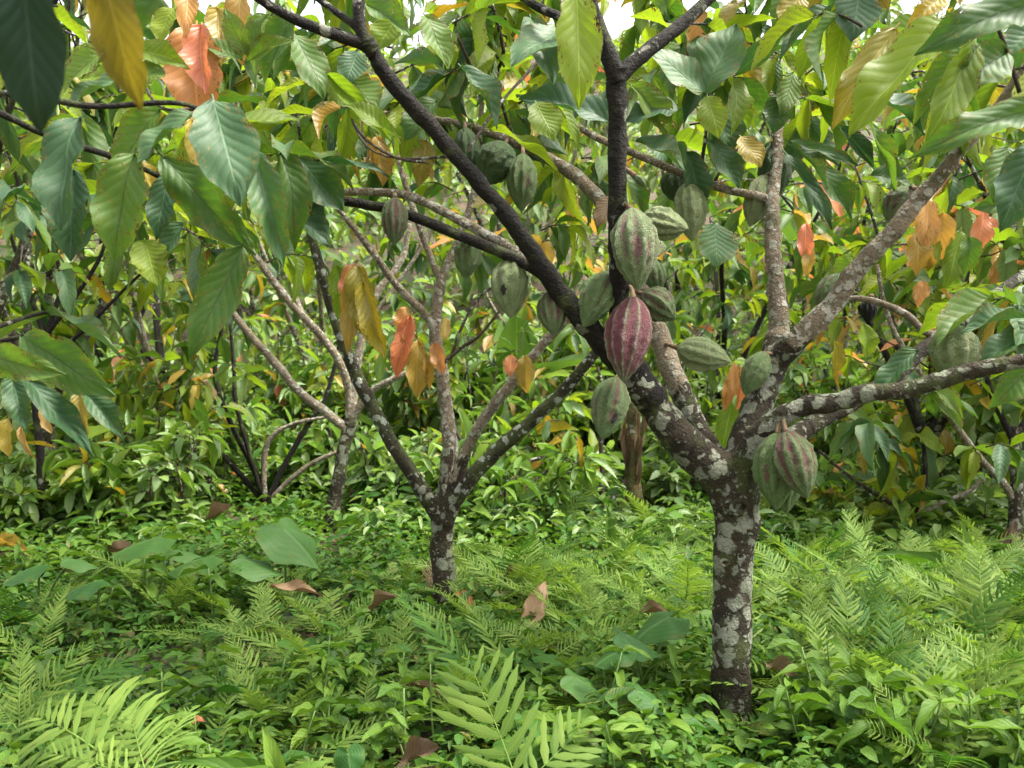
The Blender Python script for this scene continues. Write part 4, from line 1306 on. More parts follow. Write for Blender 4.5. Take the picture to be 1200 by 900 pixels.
def banana(label, px, py, Y, h, dirs, L, dead=False):
    base = P(px, py, Y)
    t = Tree("banana_plant", label, "banana plant", base)
    t.tube("trunk", [(base, 0.07), (base + Vector((0.01, 0, h * 0.5)), 0.062), (base + Vector((0.0, 0, h)), 0.045)], BARK['stump'], 12, 5, 0.1, 0.12)
    top = base + Vector((0, 0, h * 0.97))
    for (az, el, k) in dirs:
        d = Vector((math.cos(math.radians(az)) * math.cos(math.radians(el)), math.sin(math.radians(az)) * math.cos(math.radians(el)), math.sin(math.radians(el))))
        t.leaf(top, d, Vector((0, -0.3, 1)), L, L * 0.34, 'banana', 'banana', k)
    t.finish(20)


banana("young banana plant with broad bright leaves showing behind the pale stems of the slender tree", 605, 600, 7.0, 0.8, [(200, 50, 0), (-60, 55, 0), (100, 78, 1), (20, 40, 0), (270, 62, 1)], 1.0)
banana("banana plant with a wide bright leaf far behind the slanting pale limb", 1120, 560, 9.0, 2.0, [(180, 25, 0), (350, 30, 0), (265, 40, 1), (95, 70, 1)], 1.5)
banana("banana plant behind the top of the pale upright limb", 945, 560, 9.5, 2.2, [(210, 60, 1), (-50, 40, 0), (90, 75, 1)], 1.4)
st = Tree("banana_stump", "yellow-brown cut banana stem standing behind the leaning limb of the lichened tree", "stump", P(742, 585, 5.2))
b0 = P(742, 588, 5.2)
tp = P(742, 470, 5.2)
st.tube("stem", [(b0, 0.050), (b0.lerp(tp, 0.3), 0.046), (b0.lerp(tp, 0.6), 0.044), (tp, 0.040)], BARK['stump'], 16, 8, 0.2, 0.3)
for k in range(5):
    a = k * 1.3
    o_ = Vector((math.cos(a) * 0.055, -abs(math.sin(a)) * 0.055, 0))
    st.leaf(tp + o_ + Vector((0, 0, -0.05 * k)), Vector((o_.x * 0.6, o_.y * 0.6, -1)), Vector((o_.x, o_.y - 0.01, 0.1)), 0.35, 0.035, 'dry', 'mid', 0)
st.finish(10)
# ---------------------------------------------------------------- undergrowth shrubs
SHM = {'shrub': 7, 'fresh': 3, 'herb': 2, 'mature': 1, 'flush': 0.12, 'tan': 0.12}
shrub_zone = [
    ("leafy shrub, %s in the %s row of the left growth", "shrubs at the left", (-120, 230), (5.2, 8.0), 14, 1.5),
    ("pale green shrub, %s in the %s row behind the slender tree", "shrubs left of the slender tree", (230, 520), (6.4, 9.5), 20, 1.7),
    ("pale green shrub, %s in the %s row behind the maroon pod", "shrubs between the two trees", (530, 840), (5.8, 9.5), 22, 1.7),
    ("bright leafy shrub, %s in the %s row beyond the fern bed", "shrubs beyond the fern bed", (880, 1300), (5.8, 9.5), 22, 1.6),
]
shrub_zone += [
    ("low bush, %s in the %s row of the left back clearing", "low bushes at the back of the left clearing", (-80, 500), (4.9, 6.3), 18, 0.75),
    ("low bush, %s in the %s row behind the two trunks", "low bushes at the back of the middle clearing", (500, 850), (5.0, 6.3), 16, 0.7),
    ("low bush, %s in the %s row beyond the ferns", "low bushes at the back of the fern bed", (880, 1290), (4.9, 6.3), 16, 0.7),
]
ORD = ("first first second third fourth fifth sixth seventh eighth ninth tenth eleventh twelfth thirteenth fourteenth fifteenth sixteenth "
       "seventeenth eighteenth nineteenth twentieth twenty-first twenty-second twenty-third twenty-fourth").split()


def place_labels(objs, pattern, rows):
    """tell alike plants apart by their row (front to back) and their count from the left"""
    objs = sorted(objs, key=lambda o: o.location.y)
    n = len(objs)
    per = -(-n // len(rows))
    for r, nm in enumerate(rows):
        row = sorted(objs[r * per:(r + 1) * per], key=lambda o: o.location.x / o.location.y)
        for i, o in enumerate(row):
            o["label"] = pattern % (ORD[i + 1] + " from the left", nm)


for lab, grp, (xa, xb), (ya, yb), n, hm in shrub_zone:
    objs = []
    for i in range(n):
        Y = R.uniform(ya, yb)
        px = xa + (xb - xa) * (i + R.random()) / n
        low = Y < 6.4 and (215 < px < 430 or 705 < px < 785 or 1010 < px < 1110)
        if low:
            Y = max(Y + 1.4, 6.9)
        x = (px - CX) / FPX * Y
        base = Vector((x, Y, ground_z(x, Y) - 0.03))
        t = Tree("shrub", "leafy green shrub", "shrub", base, grp)
        objs.append(t.e)
        hmax = hm * R.uniform(0.55, 1.05)
        sm, wr_, sizes, dr = R.choice((
            (SHM, (0.28, 0.36), (0.14, 0.18, 0.24), 0.10),
            ({'mature': 4, 'fresh': 3, 'tan': 0.5, 'yellow': 0.3}, (0.30, 0.38), (0.16, 0.22, 0.26), 0.35),
            ({'far': 5, 'shrub': 3}, (0.42, 0.55), (0.08, 0.11, 0.14), 0.05),
            ({'herb': 4, 'shrub': 3, 'yellow': 0.3}, (0.18, 0.24), (0.14, 0.19, 0.24), 0.20),
            ({'mature': 3, 'shrub': 4, 'flush': 0.2, 'tan': 0.3}, (0.30, 0.38), (0.12, 0.18, 0.24), 0.45)))
        for s in range(R.randint(5, 7)):
            a = R.uniform(0, 6.28)
            tip = base + Vector((math.cos(a) * R.uniform(0.1, 0.5), math.sin(a) * R.uniform(0.1, 0.4), hmax * R.uniform(0.5, 1.0)))
            m_ = base.lerp(tip, 0.5) + Vector((R.uniform(-.06, .06), 0, 0.03))
            t.twig([(base, 0.009), (m_, 0.007), (tip, 0.004)], 5)
            for f in (0.22, 0.38, 0.52, 0.66, 0.78, 0.9, 1.0):
                q = base.lerp(m_, f * 2) if f < 0.5 else m_.lerp(tip, f * 2 - 1)
                d = Vector((R.gauss(0, 1), R.gauss(0, 1), R.uniform(0.0, 0.9)))
                t.cluster(q, d, R.uniform(0.06, 0.16), R.randint(4, 6), R.choice(sizes), sm, 'mid', droop=dr, wr=wr_)
        t.finish(16, low=False)
    place_labels(objs, lab, ("front", "middle", "back"))

# far hillside cover
def far_cover():
    items = []
    for _ in range(950):
        Y = 9.6 + 36 * R.random() ** 1.5
        x0 = R.uniform(-0.85, 0.85) * Y
        hb = R.uniform(0.4, 2.0)
        rb = R.uniform(0.35, 0.9) * (1 + (Y - 10) * 0.03)
        mt = R.choice(['far', 'shrub', 'shrub', 'fresh', 'far', 'mature'])
        for k in range(30):
            a, q = R.uniform(0, 6.28), R.random() ** 0.6
            f = R.random() ** 0.7
            x, y = x0 + math.cos(a) * q * rb, Y + math.sin(a) * q * rb
            z = ground_z(x, y) + hb * f
            L = R.uniform(0.18, 0.36) * (1 + (Y - 10) * 0.025)
            d = Vector((math.cos(a) + R.gauss(0, .5), math.sin(a) + R.gauss(0, .5), R.uniform(-0.8, 0.35)))
            m = mt if R.random() < 0.75 else pick({'far': 4, 'shrub': 3, 'fresh': 2, 'mature': 2, 'flush': 0.15, 'tan': 0.2, 'yellow': 0.2})
            items.append((frame(Vector((x, y, z)), d, Vector((R.gauss(0, .4), -0.3 + R.gauss(0, .4), 1)), L, L * R.uniform(0.3, 0.45)), m, 'low', R.randrange(3)))
    o = link("hillside_foliage", merge_leaves("hillside_foliage", items))
    o["kind"] = "stuff"
    o["label"] = "mass of pale green growth covering the slope behind the plantation"


far_cover()


# ---------------------------------------------------------------- ferns
def frond_template(seed, npair=18, plen=0.20, bend=0.35, broad=0.20, curl=0.3):
    rr = random.Random(seed)
    V, F, UV = [], [], []

    def rach(u):
        return Vector((0.02 * math.sin(u * 3 + seed), u * (1 - 0.15 * bend * u), -bend * u * u))
    # rachis
    nr = 8
    for i in range(nr + 1):
        u = i / nr
        p = rach(u)
        r = 0.007 * (1 - 0.8 * u)
        for k in range(3):
            a = 2 * math.pi * k / 3
            V.append((p.x + r * math.cos(a), p.y, p.z + r * math.sin(a)))
            UV.append((0.5, 0.5))
    for i in range(nr):
        for k in range(3):
            k2 = (k + 1) % 3
            F.append((i * 3 + k, i * 3 + k2, (i + 1) * 3 + k2, (i + 1) * 3 + k))
    for i in range(npair):
        u = 0.12 + 0.86 * i / (npair - 1)
        prof = math.sin(math.pi * min(1, (u * 0.93 + 0.06)) ** 0.75) ** 0.7
        for sgn in (-1, 1):
            l_ = plen * max(0.12, prof) * rr.uniform(0.85, 1.1)
            wd = l_ * broad * rr.uniform(0.85, 1.15)
            wd = max(wd, 0.010)
            p = rach(u) + Vector((0, rr.uniform(-0.008, 0.008), 0))
            ang = math.radians(rr.uniform(58, 76) - 28 * u)
            up = rr.uniform(0.0, 0.22)
            b0 = len(V)
            ns = 4
            for q in range(ns + 1):
                f = q / ns
                ww = wd * (math.sin(math.pi * (f * 0.92 + 0.08)) ** 0.6) * (1 - 0.35 * f) if q < ns else wd * 0.03
                along = l_ * f
                cx = p.x + sgn * math.sin(ang) * along
                cyy = p.y + math.cos(ang) * along + 0.12 * along * f
                cz = p.z + up * along - curl * l_ * f * f
                # width direction lies along the rachis
                wx, wy = -sgn * math.cos(ang), math.sin(ang)
                zig = 0.26 * wd * (1 if q % 2 else -1) if q not in (0, ns) else 0
                for s2, e in ((-1, 0.5), (0, 0), (1, 0.5)):
                    V.append((cx + wx * s2 * (ww + zig) * 0.5, cyy + wy * s2 * (ww + zig) * 0.5, cz - (0.10 * ww if s2 else 0)))
                    UV.append((f, 0.5 + s2 * 0.5))
            for q in range(ns):
                for k in range(2):
                    a = b0 + q * 3 + k
                    F.append((a, a + 1, a + 4, a + 3))
    return np.array(V), np.array(F), np.array(UV)


FRONDS = [frond_template(1, 22, 0.17, 0.35, 0.15), frond_template(2, 24, 0.14, 0.60, 0.16), frond_template(3, 20, 0.19, 0.22, 0.15),
          frond_template(4, 26, 0.13, 0.80, 0.16), frond_template(5, 14, 0.27, 0.30, 0.13, 0.5), frond_template(6, 13, 0.30, 0.45, 0.125, 0.6), frond_template(7, 8, 0.48, 0.12, 0.19, 0.2)]
FMESH = [raw_mesh("frond", V, F, UV, (LM['fern'],)) for V, F, UV in FRONDS]
FMESH_OLD = [raw_mesh("old_frond", V, F, UV, (LM['cover'],)) for V, F, UV in FRONDS]
FMESH_BROWN = [raw_mesh("dead_frond", V, F, UV, (LM['dry'],)) for V, F, UV in FRONDS]


def fern(label, base, n, L, group, el=(12, 62), kinds=(0, 1, 2, 3), az=None):
    e = thing("fern", label, "fern", base, group)
    a0 = R.uniform(0, 6.28)
    for i in range(n):
        a = a0 + i * 2 * math.pi / n + R.uniform(-0.35, 0.35) if az is None else math.radians(R.uniform(*az))
        eg = math.radians(R.uniform(*el))
        d = Vector((math.cos(a) * math.cos(eg), math.sin(a) * math.cos(eg), math.sin(eg)))
        l_ = L * R.uniform(0.75, 1.15)
        up = Vector((R.gauss(0, .15), R.gauss(0, .15), 1))
        M = frame(Vector((0, 0, 0)), d, up, l_, l_)
        q = R.random()
        link("frond", (FMESH_BROWN if q < 0.012 else FMESH_OLD if q < 0.18 else FMESH)[R.choice(kinds)], e, M)
    return e


def gp(px, py):
    """ground point seen at a pixel below the horizon"""
    Y = CAM_H * FPX / (py - CY)
    x = (px - CX) / FPX * Y
    return Vector((x, Y, ground_z(x, Y)))


def frond_at(e, base, b, t, k, roll=None, scale=1.0):
    """a frond whose foot and tip are given in the world"""
    d = t - b
    up = roll if roll is not None else Vector((0, -0.6, 1))
    link("frond", FMESH[k], e, frame(b - base, d, up, d.length * scale, d.length * scale))


# hero ferns
hb = P(606, 925, 1.75)
e = thing("fern", "bright fern frond with broad pointed leaflets standing up at the bottom edge near the middle", "fern", hb, "ferns on the plantation floor")
frond_at(e, hb, hb, P(548, 768, 1.82), 6, Vector((-0.1, -0.9, 0.6)))
hb2 = P(628, 930, 1.8)
frond_at(e, hb, hb, P(690, 840, 1.85), 6, Vector((0.1, -0.6, 1)))
hb = P(175, 915, 1.7)
e = thing("fern", "big pale fern with long curved leaflets spread across the lower left corner", "fern", hb, "ferns on the plantation floor")
for t_, k in ((P(60, 745, 2.0), 5), (P(125, 795, 1.85), 5), (P(30, 860, 1.75), 4), (P(215, 800, 1.9), 4), (P(265, 880, 1.75), 5), (P(-10, 790, 1.95), 4), (P(110, 860, 1.55), 5)):
    frond_at(e, hb, hb, t_, k, Vector((R.uniform(-.3, .1), -0.7, 1)))
hb = P(20, 860, 2.1)
e = thing("fern", "light green fern at the left edge behind the big corner fern", "fern", hb, "ferns on the plantation floor")
for t_, k in ((P(15, 730, 2.2), 0), (P(80, 752, 2.1), 4), (P(-40, 760, 2.2), 1), (P(55, 800, 1.95), 2)):
    frond_at(e, hb, hb, t_, k, Vector((R.uniform(-.2, .2), -0.8, 0.8)))
hb = P(1105, 905, 1.95)
e = thing("fern", "tall upright pale fern in front of the fern bed, lower right", "fern", hb, "ferns on the plantation floor")
for t_, k in ((P(1108, 735, 2.1), 4), (P(1035, 790, 2.0), 2), (P(1190, 800, 2.0), 4), (P(1050, 850, 1.8), 0)):
    frond_at(e, hb, hb, t_, k, Vector((R.uniform(-.2, .2), -0.9, 0.6)))
hb = P(478, 800, 2.75)
e = thing("fern", "upright pale fern on the dark ground in front of the slender tree's trunk", "fern", hb, "ferns on the plantation floor")
for t_, k in ((P(468, 690, 2.85), 2), (P(440, 740, 2.7), 0), (P(515, 745, 2.75), 1), (P(500, 790, 2.5), 3)):
    frond_at(e, hb, hb, t_, k, Vector((R.uniform(-.2, .2), -0.9, 0.6)))
hb = P(640, 775, 2.7)
e = thing("fern", "fern with a long pale frond arching towards the lichened trunk", "fern", hb, "ferns on the plantation floor")
for t_, k in ((P(745, 690, 2.75), 1), (P(560, 700, 2.9), 0), (P(530, 745, 2.75), 2), (P(600, 690, 3.0), 0), (P(690, 770, 2.45), 3)):
    frond_at(e, hb, hb, t_, k, Vector((R.uniform(-.2, .2), -0.7, 0.9)))

zones = [
    ("pale fern, %s in the %s row of the fern bed", "ferns of the bed right of the lichened trunk", (900, 1230), (655, 850), 66, 0.42, ("front", "second", "middle", "fourth", "back")),
    ("pale fern, %s in the %s row between the two forked trunks", "ferns between the two trees", (535, 835), (640, 830), 46, 0.40, ("front", "second", "third", "back")),
    ("small fern, %s in the %s row left of the slender tree", "ferns left of the slender tree", (240, 500), (640, 870), 20, 0.34, ("front", "middle", "back")),
    ("fern, %s in the %s row of the dim left cover", "ferns along the left side", (-40, 230), (650, 840), 12, 0.36, ("front", "back")),
]


def fern_mass():
    TEMPL['frond'] = FRONDS[:4]
    items = []
    for _ in range(620):
        if R.random() < 0.62:
            px, Y = R.uniform(880, 1290), R.uniform(2.7, 6.5)
        else:
            px, Y = R.uniform(530, 850), R.uniform(3.0, 6.8)
        x = (px - CX) / FPX * Y
        a, eg = R.uniform(0, 6.28), math.radians(R.uniform(20, 62))
        d = Vector((math.cos(a) * math.cos(eg), math.sin(a) * math.cos(eg), math.sin(eg)))
        L = R.uniform(0.28, 0.52)
        items.append((frame(Vector((x, Y, ground_z(x, Y) + 0.03)), d, Vector((R.gauss(0, .2), R.gauss(0, .2) - 0.2, 1)), L, L), 'fern' if R.random() < 0.82 else 'cover', 'frond', R.randrange(4)))
    o = link("fern_carpet", merge_leaves("fern_carpet", items))
    o["kind"] = "stuff"
    o["label"] = "carpet of small pale fern fronds filling the ground between the larger ferns"


fern_mass()
for lab, grp, (xa, xb), (ya, yb), n, L, rows in zones:
    objs = []
    while len(objs) < n:
        py = ya + (yb - ya) * R.random() ** 1.2
        b_ = gp(R.uniform(xa, xb), py + 60)
        if (Vector((b_.x - 0.62, b_.y - 2.4))).length < 0.13 or b_.y < 1.7 or hides_foot(b_.x, b_.y, 0.16):
            continue
        objs.append(fern("pale green fern", b_, R.randint(4, 6), L * R.uniform(0.8, 1.2), grp))
    place_labels(objs, lab, rows)


# ---------------------------------------------------------------- taro plants
def heart_template():
    V, F, UV = [], [], []
    nr, ns = 6, 28
    V.append((0, 0, 0)); UV.append((0.0, 0.5))
    for i in range(1, nr + 1):
        f = i / nr
        for j in range(ns + 1):
            th = -math.pi + 2 * math.pi * j / ns      # 0 = tip
            a = abs(th) / math.pi
            r = 0.62 * (1 - a) ** 1.2 * 0.55 + 0.36 + 0.10 * math.sin(a * math.pi)
            if a < 0.16:
                r += 0.26 * (1 - a / 0.16) ** 1.3
            if a > 0.74:
                r *= 1 - 0.85 * ((a - 0.74) / 0.26) ** 1.6
            rr_ = r * f
            x, y = rr_ * math.sin(th), rr_ * math.cos(th)
            z = -0.22 * f * f * (0.5 + 0.5 * math.cos(th)) - 0.10 * abs(x) + 0.05 * math.sin(th * 5) * f * f
            V.append((x, y, z))
            UV.append((f * (1 - 0.5 * a), 0.5 + 0.5 * math.sin(th) * f * 0.98))
    for j in range(ns):
        F.append((0, 1 + j, 1 + j + 1, 1 + j + 1))
    for i in range(1, nr):
        for j in range(ns):
            a = 1 + (i - 1) * (ns + 1) + j
            F.append((a, a + ns + 1, a + ns + 2, a + 1))
    F2 = [f for f in F if len(set(f)) == 4]
    # innermost ring as quads in pairs
    for j in range(0, ns, 2):
        F2.append((0, 1 + j, 2 + j, 3 + j))
    return np.array(V), np.array(F2)[:, ::-1], np.array(UV)


HT = heart_template()
HMESH = raw_mesh("taro_leaf", *HT, (LM['taro'],))
HMESH2 = raw_mesh("pale_taro_leaf", *HT, (LM['herb'],))


def taro(label, items, foot, pale=False):
    """items: (px, py, Y, width_px, azimuth of the tip, pitch)."""
    base = Vector(foot)
    e = thing("taro_plant", label, "plant", base, "broad-leaved taro plants in the ground cover")
    for px, py, Y, wpx, az, pitch in items:
        c = P(px, py, Y)
        S = wpx / FPX * Y * 0.95
        a, p_ = math.radians(az), math.radians(pitch)
        d = Vector((math.cos(a) * math.cos(p_), math.sin(a) * math.cos(p_), math.sin(p_)))
        up = Vector((0, -0.15, 1)) if abs(pitch) < 60 else Vector((0, -1, 0.3))
        M = frame(c - base, d, up, S, S)
        link("leaf", HMESH2 if pale else HMESH, e, M)
        rel = c - base
        V, F = tube_arrays([(Vector((0, 0, -0.02)), 0.006), (rel * 0.5 + Vector((0.0, 0.0, 0.03)), 0.005), (rel, 0.003)], 6, 4)
        link("stem", raw_mesh("stem", V, F, None, (STEM,)), e)


taro("big heart-shaped taro leaf on a thin stalk in front of the crooked thin tree", [(334, 622, 3.6, 66, -22, -30)], gp(335, 700))
taro("flat taro leaf seen edge-on among the left ground cover", [(186, 630, 3.7, 60, -160, -8), (200, 645, 3.8, 40, 30, -5)], gp(192, 705))
taro("two wide flat taro leaves touching in the left ground cover", [(248, 652, 3.5, 60, 180, -8), (290, 657, 3.5, 50, 0, -10)], gp(222, 710))
taro("pair of small taro leaves at the left edge of the clearing", [(46, 662, 3.3, 48, 190, -15), (85, 656, 3.4, 34, 20, -10)], gp(45, 720))
taro("low taro leaf spreading left over the shaded herbs", [(118, 680, 3.1, 54, 170, -10)], gp(112, 745))
taro("dark glossy taro plant just left of the lichened trunk", [(783, 724, 2.5, 54, 200, -15), (735, 745, 2.4, 52, 0, -20), (728, 762, 2.35, 40, 200, -12)], gp(760, 830))
taro("pale dusty taro leaf low down left of the trunk's foot", [(728, 800, 2.2, 52, 170, -30), (752, 812, 2.15, 40, -20, -25)], gp(730, 880))
taro("bluish taro leaf drooping over the ferns left of the trunk's foot", [(675, 795, 2.3, 48, -10, -20)], gp(690, 860))
taro("small round taro leaf in the herbs right of the trunk's foot", [(992, 828, 2.1, 30, -120, -40)], gp(998, 880))
taro("taro leaf at the very bottom edge left of the bright frond", [(408, 884, 1.8, 32, -60, -62)], gp(404, 940))
taro("taro leaf lying among the ferns behind the upright pale fern", [(1130, 780, 2.5, 44, 160, -20)], gp(1125, 830))

# broad strap-leaved plants
STRAP = leaf_template(12, 2, 0.45, 0.14, 0, 0.02, tipw=0.6, shape=0.55, peak=0.8, seed=77, petiole=False)
STRAP2 = leaf_template(12, 2, 0.10, 0.14, 0, 0.02, tipw=0.6, shape=0.55, peak=0.8, seed=78, petiole=False)
TEMPL['strap'] = [STRAP, STRAP2]


def strap(label, foot, tips, W):
    t = Tree("ginger_plant", label, "plant", foot)
    for tp_, k in tips:
        d = tp_ - foot
        t.leaf(foot, d, Vector((0, -0.5, 1)), d.length, W, 'herb', 'strap', k, True)
    t.finish(20)


f_ = gp(1135, 690)
strap("grassy plant with long arching strap leaves at the back of the fern bed", f_, [(P(1040, 612, f_.y - .1), 0), (P(1070, 640, f_.y - .2), 0), (P(1165, 640, f_.y), 0), (P(1130, 610, f_.y), 1), (P(1195, 622, f_.y), 0)], 0.06)
f_ = gp(618, 705)
strap("pale broad-leaved seedling standing behind the fallen pinkish leaf", f_, [(P(585, 640, f_.y), 0), (P(650, 640, f_.y), 0), (P(620, 648, f_.y - .3), 0), (P(625, 620, f_.y), 1), (P(590, 660, f_.y - .2), 0)], 0.08)
f_ = P(330, 930, 1.6)
strap("bright strap leaves springing up at the bottom edge", f_, [(P(222, 862, 1.55), 0), (P(308, 850, 1.6), 1), (P(262, 880, 1.5), 0), (P(372, 880, 1.6), 0)], 0.03)
f_ = gp(715, 665)
strap("thin yellow-green shoot standing in the herbs left of the lichened trunk", f_, [(P(712, 590, f_.y), 1), (P(700, 620, f_.y), 0), (P(735, 615, f_.y), 0), (P(690, 640, f_.y - .1), 0)], 0.05)


# ---------------------------------------------------------------- leafy herbs near the camera
def herb(label, base, h, n, L, grp, W=0.3):
    t = Tree("herb", label, "herb", base, grp)
    lean = Vector((R.uniform(-.3, .3), R.uniform(-.3, .3), 1)).normalized()
    top = base + lean * h
    V, F = tube_arrays([(base, 0.004), (base.lerp(top, 0.5) + Vector((R.uniform(-.01, .01), 0, 0)), 0.003), (top, 0.002)], 5, 3)
    link("stem", raw_mesh("stem", V, F, None, (STEM,)), t.e, t.T)
    a = R.uniform(0, 6.28)
    for i in range(n):
        f = 0.35 + 0.65 * (i // 2 + 1) / ((n + 1) // 2)
        a += math.pi if i % 2 else math.pi / 2 + R.uniform(-.3, .3)
        d = Vector((math.cos(a), math.sin(a), R.uniform(-0.1, 0.55)))
        l_ = L * R.uniform(0.7, 1.15)
        t.leaf(base.lerp(top, min(1, f)), d, Vector((0, 0, 1)), l_, l_ * W * R.uniform(.85, 1.2), 'herb', 'mid')
    t.finish(20)
    return t.e


for lab, grp, (xa, xb), (ya, yb), n, L, rows in (
        ("bright herb, %s in the %s row along the lower right edge", "herbs in front of the fern bed", (790, 1220), (835, 960), 46, 0.115, ("front", "second", "third", "back")),
        ("bright herb, %s in the %s row below the dark taro leaves", "herbs left of the lichened trunk", (620, 840), (830, 960), 18, 0.10, ("front", "middle", "back")),
        ("small herb, %s in the %s row along the bottom left", "herbs in the shaded lower left", (180, 540), (830, 950), 22, 0.085, ("front", "middle", "back")),
        ("upright herb, %s in the %s row near the left taro leaves", "herbs by the left taro leaves", (0, 300), (640, 740), 16, 0.12, ("front", "back"))):
    objs = []
    for _ in range(n):
        py = R.uniform(ya, yb)
        b_ = gp(R.uniform(xa, xb), py)
        if (Vector((b_.x - 0.62, b_.y - 2.4))).length < 0.10 or hides_foot(b_.x, b_.y, 0.09):
            continue
        objs.append(herb("pointed-leaved herb", b_, R.uniform(0.12, 0.26), R.randint(6, 9), L, grp))
    place_labels(objs, lab, rows)

# ---------------------------------------------------------------- fallen leaves
def fallen(label, b, t, wpx, k, mat='dry', up=None):
    B, Tp = b, t
    d = Tp - B
    wpx *= 0.55
    me = leaf_mesh('hi' if mat == 'fallen' else 'curl', k, mat)
    o = link("fallen_leaf", me, None, frame(B, d, up or Vector((R.uniform(-.3, .3), -0.5, 1)), d.length, wpx))
    o["label"] = label
    o["category"] = "leaf"
    o["group"] = "fallen cacao leaves"


fallen("large pinkish tan fallen leaf propped upright in the ferns between the two trees", P(612, 742, 2.95), P(643, 678, 3.05), 0.14, 0, 'fallen', Vector((0.2, -1, 0.2)))
fallen("curled brown fallen leaf lying under the big heart-shaped leaf", P(312, 690, 3.45), P(376, 684, 3.4), 0.10, 1, "fallen")
fallen("dark brown fallen leaf beside the gap in the left ground cover", P(132, 648, 3.9), P(158, 636, 3.85), 0.12, 2)
fallen("reddish fallen leaf on the ground left of the slender trunk", P(436, 716, 3.1), P(462, 690, 3.05), 0.09, 0)
fallen("brown fallen leaf lying behind the left taro leaves", P(240, 610, 4.9), P(275, 603, 4.8), 0.12, 1)
fallen("rust fallen leaf right at the slender trunk's foot", P(536, 700, 3.45), P(556, 712, 3.35), 0.10, 2, 'flush')
fallen("pinkish fallen leaf behind the pale broad-leaved seedling", P(592, 678, 3.6), P(612, 665, 3.55), 0.09, 0)
fallen("red-brown fallen leaf on the ground right of the lichened trunk's foot", P(898, 778, 2.55), P(935, 800, 2.45), 0.10, 1)
fallen("rust-edged fallen leaf at the far left of the clearing", P(2, 640, 4.0), P(28, 632, 3.9), 0.10, 2, 'tan')
fallen("reddish fallen leaf among the herbs behind the dark taro plant", P(750, 720, 2.8), P(785, 712, 2.75), 0.08, 0)
fallen("wide brown fallen leaf at the bottom edge below the bright frond", P(470, 892, 1.95), P(520, 884, 1.9), 0.10, 1)
fallen("faded brown fallen leaf in the shaded cover at the lower middle", P(476, 806, 2.35), P(512, 797, 2.3), 0.08, 2)
fallen("small orange fallen leaf between the corner fern and the bottom strap leaves", P(225, 848, 2.0), P(240, 842, 2.0), 0.04, 0, 'flush')


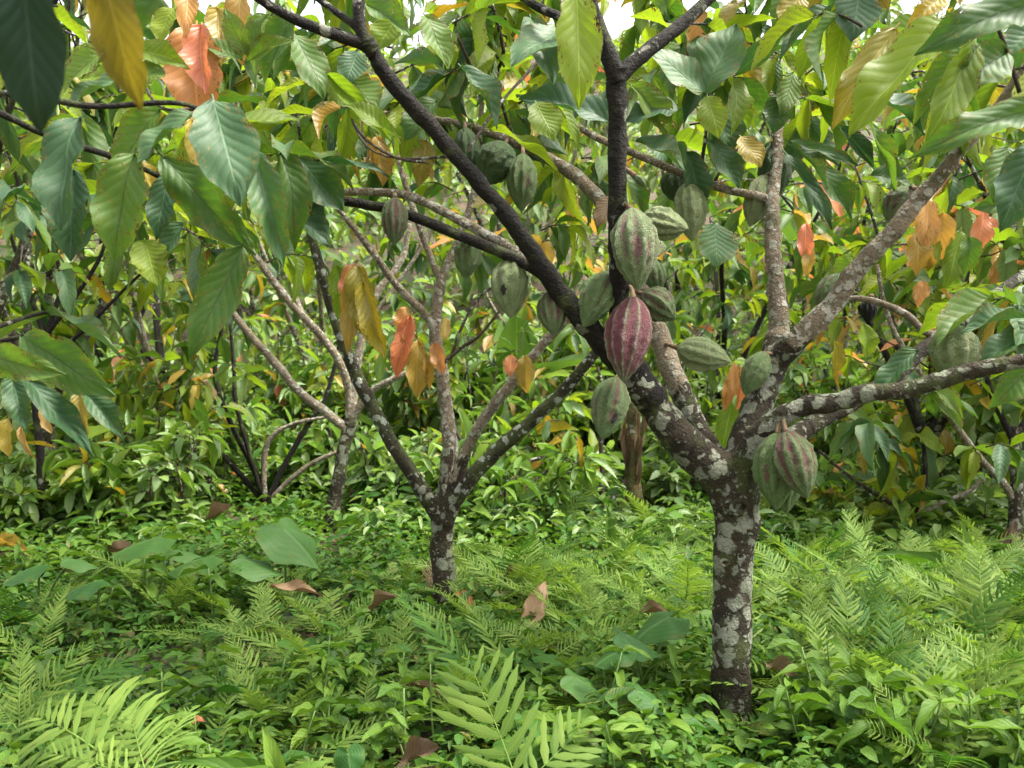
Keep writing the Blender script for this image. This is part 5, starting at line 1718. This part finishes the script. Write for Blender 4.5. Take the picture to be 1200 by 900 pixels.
# ---------------------------------------------------------------- ground cover (nobody could count it)
def ground_cover():
    items = []
    n = 0
    while n < 15000:
        Y = math.sqrt(R.uniform(1.35 ** 2, 10.0 ** 2)) if R.random() < 0.6 else R.uniform(1.35, 4.5)
        x = R.uniform(-0.78, 0.78) * Y
        dn = noise.noise(Vector((x * 1.5, Y * 1.5, 9.0))) + 0.5 * noise.noise(Vector((x * 4.5, Y * 4.5, 2.0)))
        if dn < -0.25 and R.random() < 0.7 and Y < 5:
            n += 0.3
            continue
        n += 1
        if math.hypot(x - 0.62, Y - 2.4) < 0.07:
            continue
        tall = max(0.0, min(1.0, (Y - 4.2) / 2.5))
        tall *= 0.25 if (215 < CX + x / Y * FPX < 430 or 715 < CX + x / Y * FPX < 770) and Y < 6.4 else 1.0
        hh = max(0.02, R.uniform(0.02, 0.15) + 0.08 * dn + tall * R.random() ** 2 * 0.62)
        if hides_foot(x, Y, 0.05):
            hh = min(hh, 0.05)
        z = ground_z(x, Y)
        big = R.random() < 0.12 + 0.15 * tall
        L = (R.uniform(0.07, 0.11) if big else R.uniform(0.026, 0.052)) * (1.0 if Y < 3 else 1 + 0.16 * (Y - 3))
        left = x < 0.1 * Y - 0.2 and Y < 4.5
        mat = pick({'cover': 7, 'herb': 1, 'mature': 3} if left else {'cover': 6, 'herb': 5, 'mature': 0.5})
        wr = R.uniform(0.38, 0.62) if not big else R.uniform(0.3, 0.45)
        k = R.randint(6, 9) if Y < 4.5 else R.randint(6, 8)
        a = R.uniform(0, 6.28)
        for i in range(k):
            a += 2.4
            f = R.uniform(0.2, 1.0)
            rad = R.uniform(0.0, 0.035) * (1 + 0.2 * Y)
            p = Vector((x + math.cos(a) * rad, Y + math.sin(a) * rad, z + hh * f))
            d = Vector((math.cos(a), math.sin(a), R.uniform(-0.45, 0.55)))
            l_ = L * R.uniform(0.6, 1.25)
            items.append((frame(p, d, Vector((R.gauss(0, .35), R.gauss(0, .35), 1)), l_, l_ * wr), mat, 'low', R.randrange(3)))
    for _ in range(3600):
        Y = R.uniform(4.6, 8.6)
        x = R.uniform(-0.78, 0.78) * Y
        pxx = CX + x / Y * FPX
        if Y < 6.4 and (215 < pxx < 430 or 715 < pxx < 770 or 1040 < pxx < 1100):
            continue
        hh = R.uniform(0.12, 0.25 + 0.12 * max(0, Y - 4.6))
        L = R.choice((0.06, 0.08, 0.11, 0.15))
        mat = pick({'cover': 3, 'herb': 3, 'shrub': 4, 'far': 2})
        wr = R.choice((0.22, 0.35, 0.5))
        a = R.uniform(0, 6.28)
        for i in range(7):
            a += 2.4
            p = Vector((x + math.cos(a) * 0.05, Y + math.sin(a) * 0.05, ground_z(x, Y) + hh * (0.35 + 0.65 * i / 6)))
            items.append((frame(p, Vector((math.cos(a), math.sin(a), R.uniform(-0.4, 0.4))), Vector((R.gauss(0, .3), R.gauss(0, .3) - 0.15, 1)), L, L * wr), mat, 'low', R.randrange(3)))
    o = link("ground_cover", merge_leaves("ground_cover", items))
    o["kind"] = "stuff"
    o["label"] = "low carpet of small-leaved green herbs over the plantation floor"
    # leaf litter on the soil
    items = []
    for _ in range(2600):
        Y = math.sqrt(R.uniform(1.3 ** 2, 8 ** 2))
        x = R.uniform(-0.75, 0.75) * Y
        d = Vector((R.gauss(0, 1), R.gauss(0, 1), R.uniform(-0.1, 0.2)))
        L = R.uniform(0.04, 0.15)
        items.append((frame(Vector((x, Y, ground_z(x, Y) + R.uniform(0.004, 0.02))), d, Vector((R.gauss(0, .2), R.gauss(0, .2), 1)), L, L * 0.4), 'dry', 'low', R.randrange(3)))
    o = link("leaf_litter", merge_leaves("leaf_litter", items))
    o["kind"] = "stuff"
    o["label"] = "brown leaf litter scattered on the soil under the herbs"


ground_cover()
